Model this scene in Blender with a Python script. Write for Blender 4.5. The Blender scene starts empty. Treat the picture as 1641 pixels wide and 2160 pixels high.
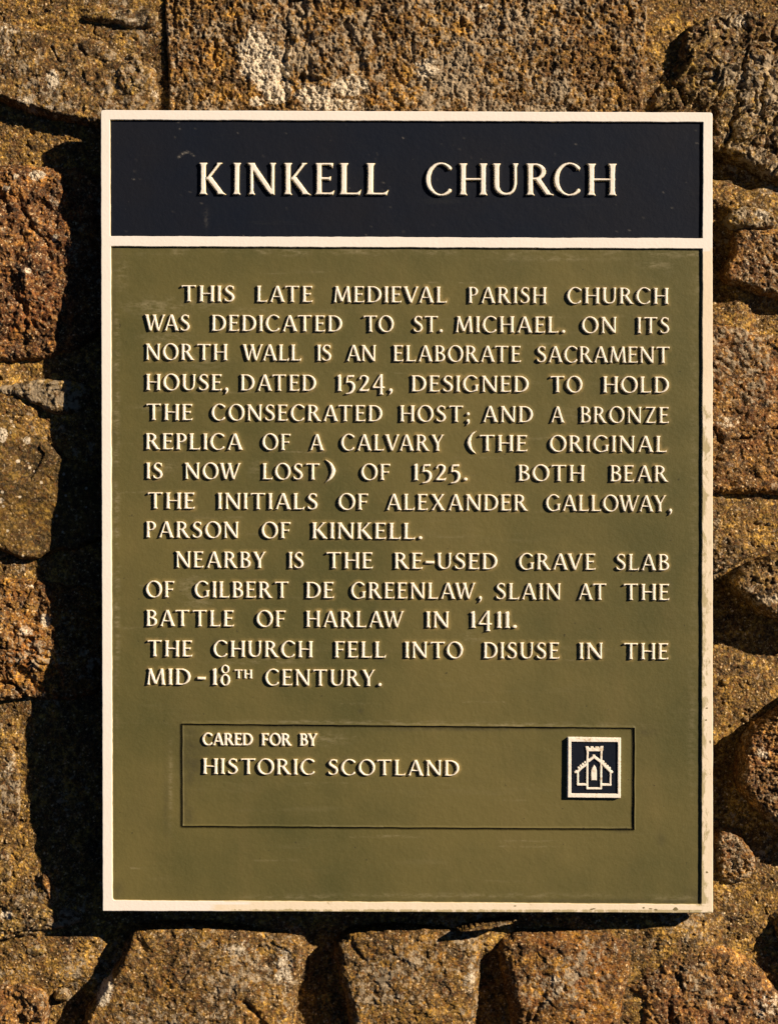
import bpy, math, random
import numpy as np
from mathutils import Vector
from mathutils.geometry import tessellate_polygon

# ------------------------------------------------------------------ camera, sky, sun, exposure
S = 0.0005                      # metres per unit of the drawing used below (0.5 mm)
CX, CY = 820.5, 1080.0          # drawing units: x right, y down, d = depth behind the plaque's face
C = bpy.context.scene.collection
scene = bpy.context.scene

def W(x, y, d):
    return ((x - CX) * S, d * S, (CY - y) * S)

cam_data = bpy.data.cameras.new("camera")
cam = bpy.data.objects.new("camera", cam_data)
C.objects.link(cam)
cam.location = (0, -2.2, 0)
cam.rotation_euler = (math.radians(90), 0, 0)
cam_data.sensor_fit = 'VERTICAL'
cam_data.sensor_height = 24
cam_data.lens = 24 * 2.2 / 1.08
cam_data.clip_start = 0.05
cam_data.clip_end = 500
scene.camera = cam

SUN = Vector((1.5, -1.0, 0.80)).normalized()      # direction towards the sun
elev = math.asin(SUN.z)
azim = math.atan2(SUN.x, SUN.y)                   # clockwise from +Y
world = bpy.data.worlds.new("World")
scene.world = world
world.use_nodes = True
wn = world.node_tree
wn.nodes.clear()
sky = wn.nodes.new('ShaderNodeTexSky')
sky.sky_type = 'NISHITA'
sky.sun_disc = False
sky.sun_elevation = elev
sky.sun_rotation = azim
sky.air_density = 0.08      # very clear, dry air: a deep blue sky that fills the shadows little
sky.dust_density = 0.0
sky.ozone_density = 1.0
bg = wn.nodes.new('ShaderNodeBackground')
bg.inputs['Strength'].default_value = 0.05
wo = wn.nodes.new('ShaderNodeOutputWorld')
wn.links.new(sky.outputs[0], bg.inputs[0])
wn.links.new(bg.outputs[0], wo.inputs[0])

sun_data = bpy.data.lights.new("sun", 'SUN')
sun_data.energy = 5.0
sun_data.angle = math.radians(0.5)
sun_data.color = (1.0, 0.80, 0.60)
sun = bpy.data.objects.new("sun", sun_data)
sun.rotation_euler = SUN.to_track_quat('Z', 'Y').to_euler()
sun.location = (2, -2, 1.5)
C.objects.link(sun)

scene.view_settings.view_transform = 'Standard'
scene.view_settings.look = 'None'
scene.view_settings.exposure = 0.66
scene.view_settings.gamma = 1.0
scene.render.engine = 'CYCLES'
scene.cycles.max_bounces = 4
scene.cycles.diffuse_bounces = 1

# ------------------------------------------------------------------ numpy noise
_rng = np.random.RandomState(7)
_perm = _rng.permutation(1024)
_ang = _rng.rand(1024) * 2 * np.pi
_gx, _gy = np.cos(_ang), np.sin(_ang)
_rx, _ry = _rng.rand(1024), _rng.rand(1024)

def _h(ix, iy, seed):
    return _perm[(_perm[(_perm[(ix + seed * 31) & 1023] + iy) & 1023] + seed * 7) & 1023]

def perlin(x, y, seed=0):
    ix = np.floor(x).astype(np.int64); iy = np.floor(y).astype(np.int64)
    fx = x - ix; fy = y - iy
    u = fx * fx * fx * (fx * (fx * 6 - 15) + 10); v = fy * fy * fy * (fy * (fy * 6 - 15) + 10)
    def g(dx, dy):
        k = _h(ix + dx, iy + dy, seed)
        return _gx[k] * (fx - dx) + _gy[k] * (fy - dy)
    a = g(0, 0); b = g(1, 0); c = g(0, 1); d = g(1, 1)
    return 1.5 * ((a + u * (b - a)) * (1 - v) + (c + u * (d - c)) * v)

def fbm(x, y, scale, octaves=4, seed=0, gain=0.5):
    t = 0; a = 1; f = 1.0 / scale; n = 0
    for o in range(octaves):
        t = t + a * perlin(x * f + 17.3 * o, y * f - 9.1 * o, seed + o)
        n += a; a *= gain; f *= 2.03
    return t / n

def ridged(x, y, scale, octaves=4, seed=0):
    t = 0; a = 1; f = 1.0 / scale; n = 0
    for o in range(octaves):
        t = t + a * (1 - 2 * np.abs(perlin(x * f + 5.3 * o, y * f + 3.1 * o, seed + o)))
        n += a; a *= 0.5; f *= 2.1
    return t / n

def worley(x, y, scale, seed=0):
    x = x / scale; y = y / scale
    ix = np.floor(x).astype(np.int64); iy = np.floor(y).astype(np.int64)
    best = np.full(x.shape, 9.0); idv = np.zeros(x.shape)
    for dx in (-1, 0, 1):
        for dy in (-1, 0, 1):
            k = _h(ix + dx, iy + dy, seed)
            d = (ix + dx + _rx[k] - x) ** 2 + (iy + dy + _ry[k] - y) ** 2
            m = d < best
            best = np.where(m, d, best); idv = np.where(m, _rx[(k * 7 + 3) & 1023], idv)
    return np.sqrt(best), idv

def facets(x, y, scale, seed, amp, stretch=1.0):
    """chipped faces: each warped cell is a small tilted plane"""
    u = x + .35 * scale * fbm(x, y, scale * 1.2, 3, seed + 11, .6); v = (y + .35 * scale * fbm(x, y, scale * 1.2, 3, seed + 13, .6)) * stretch
    u = u / scale; v = v / scale
    ix = np.floor(u).astype(np.int64); iy = np.floor(v).astype(np.int64)
    best = np.full(x.shape, 9.0); bx = np.zeros(x.shape); by = np.zeros(x.shape); bk = np.zeros(x.shape, np.int64)
    for dx in (-1, 0, 1):
        for dy in (-1, 0, 1):
            k = _h(ix + dx, iy + dy, seed)
            px = ix + dx + _rx[k]; py = iy + dy + _ry[k]
            d = (px - u) ** 2 + (py - v) ** 2
            m = d < best
            best = np.where(m, d, best); bx = np.where(m, px, bx); by = np.where(m, py, by); bk = np.where(m, k, bk)
    k1 = (bk * 5 + 1) & 1023; k2 = (bk * 11 + 7) & 1023
    return amp * ((u - bx) * (_rx[k1] - .5) * 2.6 + (v - by) * (_ry[k1] - .5) * 2.6 + (_rx[k2] - .5) * 1.1)

def poly_sdf(x, y, poly):
    """signed distance, positive inside"""
    P = np.asarray(poly, float); n = len(P)
    d = np.full(x.shape, 1e18); ins = np.zeros(x.shape, bool)
    for i in range(n):
        ax, ay = P[i]; bx, by = P[(i + 1) % n]
        ex, ey = bx - ax, by - ay
        wx, wy = x - ax, y - ay
        t = np.clip((wx * ex + wy * ey) / (ex * ex + ey * ey + 1e-12), 0, 1)
        d = np.minimum(d, (wx - ex * t) ** 2 + (wy - ey * t) ** 2)
        if ay != by:
            c = ((ay <= y) & (y < by)) | ((by <= y) & (y < ay))
            ins ^= c & (x < ax + (y - ay) / (by - ay) * ex)
    d = np.sqrt(d)
    return np.where(ins, d, -d)

def chaikin(poly, n=2):
    for _ in range(n):
        q = []
        for i in range(len(poly)):
            a = poly[i]; b = poly[(i + 1) % len(poly)]
            q.append((a[0] * .75 + b[0] * .25, a[1] * .75 + b[1] * .25))
            q.append((a[0] * .25 + b[0] * .75, a[1] * .25 + b[1] * .75))
        poly = q
    return poly

def line_dist(x, y, pts):
    d = np.full(x.shape, 1e18)
    for (ax, ay), (bx, by) in zip(pts[:-1], pts[1:]):
        ex, ey = bx - ax, by - ay
        t = np.clip(((x - ax) * ex + (y - ay) * ey) / (ex * ex + ey * ey + 1e-9), 0, 1)
        d = np.minimum(d, (x - ax - ex * t) ** 2 + (y - ay - ey * t) ** 2)
    return np.sqrt(d)

def sstep(a, b, v):
    t = np.clip((v - a) / (b - a), 0, 1)
    return t * t * (3 - 2 * t)

# ------------------------------------------------------------------ mesh helpers
def np_mesh(name, co, quads, mats, attrs=None, smooth=True, matidx=None, tris=None):
    me = bpy.data.meshes.new(name)
    co = np.asarray(co, np.float32); quads = np.asarray(quads, np.int32).reshape(-1, 4)
    nt = 0 if tris is None else len(tris)
    loops = quads.ravel()
    starts = np.arange(len(quads), dtype=np.int32) * 4
    if nt:
        tris = np.asarray(tris, np.int32)
        starts = np.concatenate([starts, len(loops) + np.arange(nt, dtype=np.int32) * 3])
        loops = np.concatenate([loops, tris.ravel()])
    me.vertices.add(len(co)); me.vertices.foreach_set('co', co.ravel())
    me.loops.add(len(loops)); me.loops.foreach_set('vertex_index', loops.astype(np.int32))
    me.polygons.add(len(starts)); me.polygons.foreach_set('loop_start', starts.astype(np.int32))
    me.update(calc_edges=True)
    me.polygons.foreach_set('use_smooth', np.full(len(starts), smooth, bool))
    if not isinstance(mats, (list, tuple)): mats = [mats]
    for m in mats: me.materials.append(m)
    if matidx is not None: me.polygons.foreach_set('material_index', matidx.astype(np.int32))
    for k, v in (attrs or {}).items():
        a = me.attributes.new(k, 'FLOAT', 'POINT')
        a.data.foreach_set('value', np.asarray(v, np.float32))
    me.validate()
    me.update()
    return me

def link(name, me, parent=None):
    o = bpy.data.objects.new(name, me)
    C.objects.link(o)
    if parent is not None: o.parent = parent
    return o

def grid_solid(name, X, Y, D, keep, back, mats, attrs=None, cap=True, smooth=True, cmat=0):
    """grid of drawing points -> closed mesh; keep marks the cells kept; rim runs back to depth `back`"""
    ny, nx = X.shape
    idx = np.arange(ny * nx).reshape(ny, nx)
    q = np.stack([idx[:-1, :-1], idx[1:, :-1], idx[1:, 1:], idx[:-1, 1:]], -1)[keep]
    # boundary edges
    e = np.concatenate([q[:, [0, 1]], q[:, [1, 2]], q[:, [2, 3]], q[:, [3, 0]]])
    key = np.minimum(e[:, 0], e[:, 1]).astype(np.int64) * (ny * nx) + np.maximum(e[:, 0], e[:, 1])
    _, first, cnt = np.unique(key, return_index=True, return_counts=True)
    be = e[first[cnt == 1]]
    used = np.unique(q)
    remap = np.full(ny * nx, -1); remap[used] = np.arange(len(used))
    q = remap[q]; be = remap[be]
    x = X.ravel()[used]; y = Y.ravel()[used]; d = D.ravel()[used]
    bv = np.unique(be)
    r2 = np.full(len(used), -1); r2[bv] = np.arange(len(bv)) + len(used)
    x2 = np.concatenate([x, x[bv]]); y2 = np.concatenate([y, y[bv]])
    d2 = np.concatenate([d, np.full(len(bv), float(back))])
    rim = np.stack([be[:, 0], r2[be[:, 0]], r2[be[:, 1]], be[:, 1]], -1)[:, ::-1]
    quads = np.concatenate([q, rim])
    tris = None
    if cap:
        x2 = np.append(x2, x.mean()); y2 = np.append(y2, y.mean()); d2 = np.append(d2, float(back))
        c = len(x2) - 1
        tris = np.stack([r2[be[:, 0]], np.full(len(be), c), r2[be[:, 1]]], -1)
    co = np.stack([(x2 - CX) * S, d2 * S, (CY - y2) * S], -1)
    at = {}
    for k, v in (attrs or {}).items():
        v = v.ravel()[used]; v = np.concatenate([v, v[bv]])
        if cap: v = np.append(v, 0)
        at[k] = v
    return np_mesh(name, co, quads, mats, at, smooth, tris=tris)

# ------------------------------------------------------------------ materials
def new_mat(name):
    m = bpy.data.materials.new(name); m.use_nodes = True
    nt = m.node_tree; nt.nodes.clear()
    out = nt.nodes.new('ShaderNodeOutputMaterial')
    b = nt.nodes.new('ShaderNodeBsdfPrincipled')
    nt.links.new(b.outputs[0], out.inputs[0])
    return m, nt, b

class N:
    def __init__(s, nt):
        s.nt = nt
        s.co = nt.nodes.new('ShaderNodeTexCoord').outputs['Object']
    def lk(s, a, b):
        if isinstance(a, (int, float)): b.default_value = a
        elif isinstance(a, tuple): b.default_value = (*a, 1) if len(a) == 3 else a
        else: s.nt.links.new(a, b)
    def noise(s, scale, detail=4, rough=.55, dist=0, vec=None, off=0.0):
        n = s.nt.nodes.new('ShaderNodeTexNoise'); n.noise_dimensions = '4D'
        n.inputs['Scale'].default_value = scale; n.inputs['Detail'].default_value = detail
        n.inputs['Roughness'].default_value = rough; n.inputs['Distortion'].default_value = dist
        n.inputs['W'].default_value = off
        s.nt.links.new(vec or s.co, n.inputs['Vector']); return n.outputs[0]
    def vor(s, scale, out='Distance', vec=None, feature='F1'):
        n = s.nt.nodes.new('ShaderNodeTexVoronoi'); n.feature = feature
        n.inputs['Scale'].default_value = scale
        s.nt.links.new(vec or s.co, n.inputs['Vector']); return n.outputs[out]
    def mp(s, v, a, b, c=0.0, d=1.0, smooth=False):
        n = s.nt.nodes.new('ShaderNodeMapRange')
        if smooth: n.interpolation_type = 'SMOOTHSTEP'
        s.lk(v, n.inputs[0])
        for i, k in enumerate((a, b, c, d)): n.inputs[i + 1].default_value = k
        return n.outputs[0]
    def math(s, op, a, b=0.0):
        n = s.nt.nodes.new('ShaderNodeMath'); n.operation = op
        s.lk(a, n.inputs[0]); s.lk(b, n.inputs[1]); return n.outputs[0]
    def mix(s, f, a, b, mode='MIX'):
        n = s.nt.nodes.new('ShaderNodeMix'); n.data_type = 'RGBA'; n.blend_type = mode
        s.lk(f, n.inputs['Factor']); s.lk(a, n.inputs['A']); s.lk(b, n.inputs['B'])
        return n.outputs['Result']
    def ramp(s, f, stops):
        n = s.nt.nodes.new('ShaderNodeValToRGB'); e = n.color_ramp.elements
        while len(e) < len(stops): e.new(0.5)
        for el, (p, c) in zip(e, stops): el.position = p; el.color = (*c, 1)
        s.nt.links.new(f, n.inputs[0]); return n.outputs[0]
    def attr(s, name):
        n = s.nt.nodes.new('ShaderNodeAttribute'); n.attribute_name = name; return n.outputs['Fac']
    def mapping(s, scale):
        n = s.nt.nodes.new('ShaderNodeMapping'); n.inputs['Scale'].default_value = scale
        s.nt.links.new(s.co, n.inputs[0]); return n.outputs[0]
    def bump(s, h, strength, dist, prev=None):
        n = s.nt.nodes.new('ShaderNodeBump'); n.inputs['Strength'].default_value = strength
        n.inputs['Distance'].default_value = dist
        s.nt.links.new(h, n.inputs['Height'])
        if prev: s.nt.links.new(prev, n.inputs['Normal'])
        return n.outputs[0]

def stone_mat(name, cols, rust=(.22, .075, .02), rust_amt=.3, lich=.25, dark=.3, grain=1.0, yellow=0.0, seed=0.0, spots=0.0):
    m, nt, b = new_mat(name); g = N(nt)
    tint = (1.0, .905, .33)
    cols = [tuple(c * k * t for c, t in zip(q, tint)) for q, k in zip(cols, (.12, .52, 1.42))]; rust = tuple(c * .62 for c in rust)
    n_big = g.noise(11, 5, .6, .3, off=seed)
    n_med = g.noise(48, 8, .68, .4, off=seed + 3)
    n_fin = g.noise(210, 6, .7, off=seed + 5)
    gr = g.vor(620, 'Color')
    gr2 = g.noise(820, 3, .7, off=seed + 6)
    col = g.ramp(g.mp(g.math('ADD', g.math('MULTIPLY', n_med, .5), g.math('MULTIPLY', n_fin, .5)), .405, .605),
                 [(0.0, cols[0]), (.5, cols[1]), (1.0, cols[2])])
    fr = g.math('MULTIPLY', g.mp(g.noise(17, 7, .65, .6, off=seed + 9), .47, .62, smooth=True), g.mp(n_med, .38, .6))
    col = g.mix(g.math('MULTIPLY', g.math('MAXIMUM', fr, g.attr('rust')), rust_amt * 2 if rust_amt < .5 else 1.0), col, rust)
    if yellow:
        fy = g.math('MULTIPLY', g.mp(g.noise(110, 7, .72, .4, off=seed + 12), .55, .64, smooth=True), yellow)
        col = g.mix(fy, col, (.36, .17, .015))
    tone = g.mp(g.noise(15, 6, .62, .5, off=seed + 70), .36, .64, .55, 1.30)
    col = g.mix(1.0, col, g.mix(0.0, tone, tone), 'MULTIPLY')
    # mineral grains: individually lighter and darker crystals of two sizes
    sep = nt.nodes.new('ShaderNodeSeparateColor'); nt.links.new(gr, sep.inputs[0])
    sep2 = nt.nodes.new('ShaderNodeSeparateColor'); nt.links.new(g.vor(330, 'Color'), sep2.inputs[0])
    gv = g.math('ADD', g.math('MULTIPLY', sep.outputs[0], .34), g.math('MULTIPLY', g.mp(gr2, .3, .7), .33))
    gv = g.math('ADD', gv, g.math('MULTIPLY', sep2.outputs[0], .33))
    gm = g.mp(g.math('POWER', gv, 1.5), 0.08, .80, 1 - .74 * grain, 1 + 1.15 * grain)
    col = g.mix(1.0, col, g.mix(0.0, gm, gm), 'MULTIPLY')
    col = g.mix(g.math('MULTIPLY', g.mp(sep2.outputs[1], .70, .95), .35 * grain), col, (.23, .085, .018))
    col = g.mix(g.math('MULTIPLY', g.mp(sep2.outputs[2], .75, .95), .30 * grain), col, (.11, .09, .065))
    fl = g.math('ADD', g.noise(430, 4, .75, .3, off=seed + 14), g.math('MULTIPLY', g.mp(n_fin, .35, .65), .12))
    bright = g.math('MULTIPLY', g.mp(fl, .60, .67, smooth=True), .65 * grain)
    col = g.mix(bright, col, (.40, .27, .125))
    glint = g.math('MULTIPLY', g.mp(sep.outputs[1], .955, .965), .8 * grain)  # sun glints painted into the colour: a few sparse grains turned very bright
    col = g.mix(g.math('MULTIPLY', glint, g.mp(n_fin, .42, .55)), col, (.80, .62, .36))
    dk = g.math('MULTIPLY', g.mp(g.noise(85, 7, .7, .3, off=seed + 20), .55, .68, smooth=True), dark)
    col = g.mix(dk, col, (.028, .02, .012))
    col = g.mix(g.math('MULTIPLY', g.mp(g.noise(170, 6, .75, .5, off=seed + 24), .56, .64, smooth=True), .55), col, (.17, .062, .014))
    # pale crustose lichen
    lm = g.math('ADD', g.noise(130, 8, .72, .4, off=seed + 30), g.math('MULTIPLY', g.mp(g.noise(14, 4, .6, off=seed + 33), .35, .7), .22))
    lt = .775 - lich * .42
    f1 = g.math('MULTIPLY', g.mp(lm, lt, lt + .07, smooth=True), .8)
    la = g.math('ADD', g.attr('lichen'), g.math('MULTIPLY', g.math('SUBTRACT', g.noise(150, 8, .75, .5, off=seed + 40), .5), 1.5))
    f2 = g.mp(la, .44, .6, smooth=True)
    pit = g.mp(g.noise(330, 4, .7, off=seed + 50), .40, .50)
    f2 = g.math('MULTIPLY', f2, pit)
    lc = g.mix(g.mp(n_fin, .35, .65), (.30, .24, .155), (.60, .51, .36))
    col = g.mix(f1, col, g.mix(.35, lc, (.16, .12, .07)))
    col = g.mix(f2, col, g.mix(g.mp(gr2, .35, .6), (.42, .36, .26), (.78, .69, .52)))
    if spots:
        v = g.vor(70, 'Distance'); 
        fs = g.math('MULTIPLY', g.mp(g.math('ADD', v, g.math('MULTIPLY', n_fin, .25)), .25, .21), spots)
        col = g.mix(fs, col, (.50, .44, .33))
    nt.links.new(col, b.inputs['Base Color'])
    b.inputs['Roughness'].default_value = .78
    b.inputs['Specular IOR Level'].default_value = .35
    h = g.math('ADD', g.math('MULTIPLY', g.noise(700, 5, .75), .8), g.math('MULTIPLY', g.vor(420), .5))
    nrm = g.bump(h, .8 * grain + .1, .0015)
    nt.links.new(nrm, b.inputs['Normal'])
    return m

MS = {
 'ochre':  stone_mat('ochre_sandstone', [(.085, .045, .014), (.225, .125, .042), (.36, .22, .09)], rust=(.26, .105, .02), rust_amt=.30, lich=.42, dark=.30, yellow=.15, grain=.85, seed=1.0),
 'brown':  stone_mat('grey_brown_stone', [(.085, .052, .026), (.19, .118, .06), (.32, .215, .12)], rust_amt=.12, lich=.40, dark=.25, grain=.9, seed=2.0),
 'red':    stone_mat('red_granite', [(.10, .036, .016), (.215, .090, .040), (.34, .18, .09)], rust=(.25, .068, .018), rust_amt=.28, lich=.30, dark=.40, seed=3.0),
 'smooth': stone_mat('smooth_brown_stone', [(.065, .046, .018), (.13, .088, .035), (.19, .13, .058)], rust=(.20, .095, .014), rust_amt=.30, lich=.12, dark=.30, grain=.5, spots=.9, yellow=.3, seed=4.0),
 'orange': stone_mat('orange_veined_stone', [(.12, .055, .014), (.26, .13, .04), (.40, .24, .09)], rust=(.36, .12, .012), rust_amt=.45, lich=.32, dark=.28, yellow=.3, seed=5.0),
 'pink':   stone_mat('pinkish_granite', [(.12, .055, .025), (.25, .13, .062), (.40, .235, .125)], rust=(.30, .10, .025), rust_amt=.4, lich=.30, dark=.33, yellow=.1, seed=6.0),
 'craggy': stone_mat('craggy_grey_stone', [(.06, .040, .020), (.17, .115, .055), (.32, .23, .125)], rust=(.17, .055, .012), rust_amt=.18, lich=.42, dark=.45, grain=.85, seed=7.0),
 'moss':   stone_mat('yellow_lichened_stone', [(.10, .060, .022), (.22, .135, .055), (.36, .235, .11)], rust=(.24, .12, .015), rust_amt=.35, lich=.32, dark=.30, yellow=.8, seed=8.0),
 'mortar': stone_mat('sandy_lime_mortar', [(.15, .088, .034), (.27, .168, .070), (.40, .27, .13)], rust=(.26, .13, .03), rust_amt=.16, lich=.22, dark=.10, grain=1.05, seed=9.0),
}

def paint_mat(name, fn, rough=.5, bumps=((350, .25, .0006),), spec=.2):
    m, nt, b = new_mat(name); g = N(nt)
    col = fn(g); g.lk(col, b.inputs['Base Color'])
    b.inputs['Roughness'].default_value = rough
    b.inputs['Specular IOR Level'].default_value = spec
    prev = None
    for sc_, st, di in bumps:
        prev = g.bump(g.noise(sc_, 4, .6), st, di, prev)
    if prev: nt.links.new(prev, b.inputs['Normal'])
    return m

def green_paint(g):
    streak = g.noise(60, 6, .7, vec=g.mapping((.12, 1, 1.0)))
    c = g.mix(g.mp(g.noise(5, 6, .62), .38, .62), (.074, .073, .022), (.124, .108, .034))
    c = g.mix(g.math('MULTIPLY', g.mp(g.noise(16, 7, .7, .5, vec=g.mapping((1, 1, .35)), off=9), .5, .72), .3), c, (.15, .118, .045))
    c = g.mix(g.math('MULTIPLY', g.mp(streak, .58, .74), .22), c, (.18, .165, .085))
    c = g.mix(g.math('MULTIPLY', g.mp(g.noise(420, 3, .7), .45, .75), .22), c, (.155, .13, .05))
    c = g.mix(g.math('MULTIPLY', g.mp(g.noise(160, 2, .5, off=4), .72, .76), .7), c, (.03, .028, .014))
    halo = g.math('MULTIPLY', g.attr('residue'), g.mp(g.noise(120, 6, .7, off=2), .38, .62))
    c = g.mix(g.math('MULTIPLY', halo, .6), c, (.30, .225, .085))
    wear = g.math('MULTIPLY', g.attr('wear'), g.mp(g.noise(260, 6, .75, vec=g.mapping((.35, 1, 1.0)), off=6), .45, .62))
    c = g.mix(g.math('MULTIPLY', wear, .8), c, (.27, .24, .14))
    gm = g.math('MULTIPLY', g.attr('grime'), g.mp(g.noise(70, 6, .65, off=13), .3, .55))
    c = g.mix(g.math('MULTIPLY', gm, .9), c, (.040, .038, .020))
    return c

def navy_paint(g):
    streak = g.noise(50, 6, .7, vec=g.mapping((.1, 1, 1.0)))
    c = g.mix(g.mp(g.noise(9, 4, .6), .35, .65), (.0034, .0070, .0165), (.0066, .0086, .0150))
    c = g.mix(g.math('MULTIPLY', g.mp(streak, .6, .75), .2), c, (.045, .05, .045))
    c = g.mix(g.math('MULTIPLY', g.mp(g.noise(420, 3, .7, off=3), .68, .74), .5), c, (.075, .075, .065))
    c = g.mix(g.math('MULTIPLY', g.attr('wear'), g.mp(g.noise(300, 5, .7), .4, .6)), c, (.30, .29, .25))
    return c

def white_paint(g):
    c = g.mix(g.mp(g.noise(30, 5, .6), .35, .65), (.785, .765, .72), (.81, .795, .75))
    c = g.mix(g.math('MULTIPLY', g.mp(g.noise(420, 4, .7), .66, .72), .5), c, (.46, .38, .24))
    return c

def letter_paint(g):
    c = g.mix(g.mp(g.noise(45, 5, .6), .35, .65), (.82, .775, .69), (.86, .83, .745))
    f = g.mp(g.math('ADD', g.noise(190, 7, .78, .4, off=7), g.math('MULTIPLY', g.mp(g.noise(22, 3, .6, off=8), .35, .65), .09)), .60, .66)
    c = g.mix(g.math('MULTIPLY', f, .75), c, (.46, .36, .20))
    return c

def frame_paint(g):
    new = g.mix(g.mp(g.noise(30, 5, .6), .35, .65), (.785, .765, .72), (.81, .795, .75))
    old = g.mix(g.mp(g.noise(24, 6, .7, vec=g.mapping((1, 1, .3)), off=3), .35, .65), (.74, .65, .49), (.80, .73, .60))
    wr = g.attr('wear')
    f = g.mp(g.math('ADD', wr, g.math('MULTIPLY', g.math('SUBTRACT', g.noise(60, 4, .6), .5), .3)), .38, .5)
    c = g.mix(f, new, old)
    # olive scuffs and flaked chips in the old paint
    sc_ = g.mp(g.math('ADD', g.attr('scuff'), g.math('MULTIPLY', g.math('SUBTRACT', g.noise(120, 7, .75, .4, vec=g.mapping((1, 1, .4)), off=8), .5), 1.6)), .5, .62)
    c = g.mix(g.math('MULTIPLY', sc_, .8), c, (.36, .31, .15))
    chip = g.mp(g.math('ADD', g.attr('chip'), g.math('MULTIPLY', g.math('SUBTRACT', g.noise(230, 5, .7, off=5), .5), .9)), .5, .55)
    c = g.mix(chip, c, (.17, .14, .075))
    c = g.mix(g.math('MULTIPLY', g.mp(g.noise(520, 3, .7, off=11), .66, .71), .55), c, (.40, .31, .18))
    return c

M_GREEN = paint_mat('olive_green_paint', green_paint, .58, ((240, .40, .0008), (28, .30, .002)), spec=.32)
M_NAVY = paint_mat('navy_blue_paint', navy_paint, .6, ((240, .35, .0007), (28, .30, .002)), spec=.16)
M_WHITE = paint_mat('white_paint', white_paint, .5)
M_LETTER = paint_mat('cream_lettering_paint', letter_paint, .5, ((320, .5, .0008),))
M_FRAME = paint_mat('cream_frame_paint', frame_paint, .5, ((300, .4, .0006),))
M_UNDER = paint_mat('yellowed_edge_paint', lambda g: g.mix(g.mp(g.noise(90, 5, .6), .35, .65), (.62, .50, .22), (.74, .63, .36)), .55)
M_METAL = paint_mat('dark_cast_metal', lambda g: g.mix(g.noise(60, 4, .6), (.03, .028, .022), (.07, .06, .045)), .6)

# ------------------------------------------------------------------ THE WALL
PS = 1.018     # the wall lies behind the plaque's face: its drawing is that much larger
def wx(u): return CX + (u - CX) * PS
def wy(v): return CY + (v - CY) * PS

# how deep the mortar lies behind the plaque's face, at points (x, y, depth)
MD = np.array([(-150, -60, 62), (0, 10, 66), (200, 10, 66), (345, 120, 64), (345, 230, 66), (-100, 280, 96), (20, 280, 98), (120, 300, 92), (100, 330, 92),
 (60, 775, 94), (-80, 780, 94), (120, 780, 92), (112, 860, 80), (107, 920, 80), (40, 880, 72), (0, 850, 70), (75, 1195, 104), (0, 1190, 96), (-100, 1190, 96), (60, 1490, 112),
 (0, 1500, 116), (0, 1560, 120), (48, 1560, 122), (52, 1650, 119), (55, 1720, 118), (68, 1790, 109), (82, 1830, 98), (105, 1870, 84), (0, 1870, 100),
 (60, 2000, 90), (200, 1975, 89), (120, 2040, 88), (0, 2040, 90), (240, 1990, 128), (150, 2130, 128), (620, 1970, 84), (680, 2000, 126), (660, 2140, 122), (1010, 1975, 66), (1040, 2060, 116), (1040, 2150, 118),
 (1340, 1990, 58), (1350, 2080, 64), (1400, 1960, 50), (1450, 2000, 52), (1560, 1960, 74), (1600, 2060, 84), (1560, 1900, 72), (1520, 1850, 76),
 (1380, 50, 66), (1430, 30, 66), (1520, 10, 66), (1600, 10, 66), (1380, 150, 70), (1750, 0, 66), (1520, 350, 110), (1580, 365, 108), (1520, 410, 64), (1600, 420, 62), (1560, 430, 62), (1750, 420, 64), (1510, 470, 90), (1512, 540, 112),
 (1510, 625, 104), (1600, 650, 98), (1560, 665, 74), (1510, 670, 74), (1640, 700, 84), (1750, 700, 90), (1560, 1050, 88), (1640, 1050, 88), (1560, 1080, 74), (1640, 1090, 74), (1560, 1120, 72),
 (1750, 1100, 76), (1520, 1180, 80), (1560, 1330, 112), (1510, 1290, 112), (1640, 1360, 112), (1520, 1420, 96), (1600, 1450, 96), (1510, 1530, 98), (1520, 1640, 112), (1540, 1740, 104),
 (1640, 1820, 76), (1600, 1850, 72), (1750, 1840, 80), (1700, 2080, 90), (600, -40, 70), (1000, -40, 70), (500, 900, 115), (900, 900, 115), (1200, 900, 110), (500, 1500, 115), (1000, 1500, 115)], float)

def mortar_base(x, y):
    n = np.zeros(x.shape); w = np.zeros(x.shape)
    for px, py, d in MD:
        k = 1.0 / (((x - wx(px)) ** 2 + (y - wy(py)) ** 2) + 200.0) ** 1.6
        n += k * d; w += k
    return n / w

wall = bpy.data.objects.new('stone_wall', None)
C.objects.link(wall)
wall['label'] = 'old rubble stone wall of brown and reddish stones in sandy mortar behind the plaque'
wall['category'] = 'wall'

def pockets(x, y, scale, lo, hi, seed):
    """irregular hollows, 0..1"""
    return sstep(lo, hi, fbm(x + 4 * perlin(x / 9, y / 9, seed + 2), y, scale, 3, seed, .6))

def micro(x, y, seed, amp=1.0):
    r = 3.0 * fbm(x, y, 11, 4, seed + 20, .72)
    b = -np.abs(perlin(x / 6.5, y / 6.5, seed + 24)) - .6 * np.abs(perlin(x / 3.6 + 9, y / 3.6, seed + 25))
    w2, i2 = worley(x + 2.5 * perlin(x / 8, y / 8, seed), y, 5.6, seed + 1)
    g = sstep(-.4, .4, fbm(x, y, 34, 3, seed + 27))
    return amp * (r + 2.4 * b * (.5 + g) + (1.0 + 1.8 * i2) * (.5 - w2))

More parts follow.
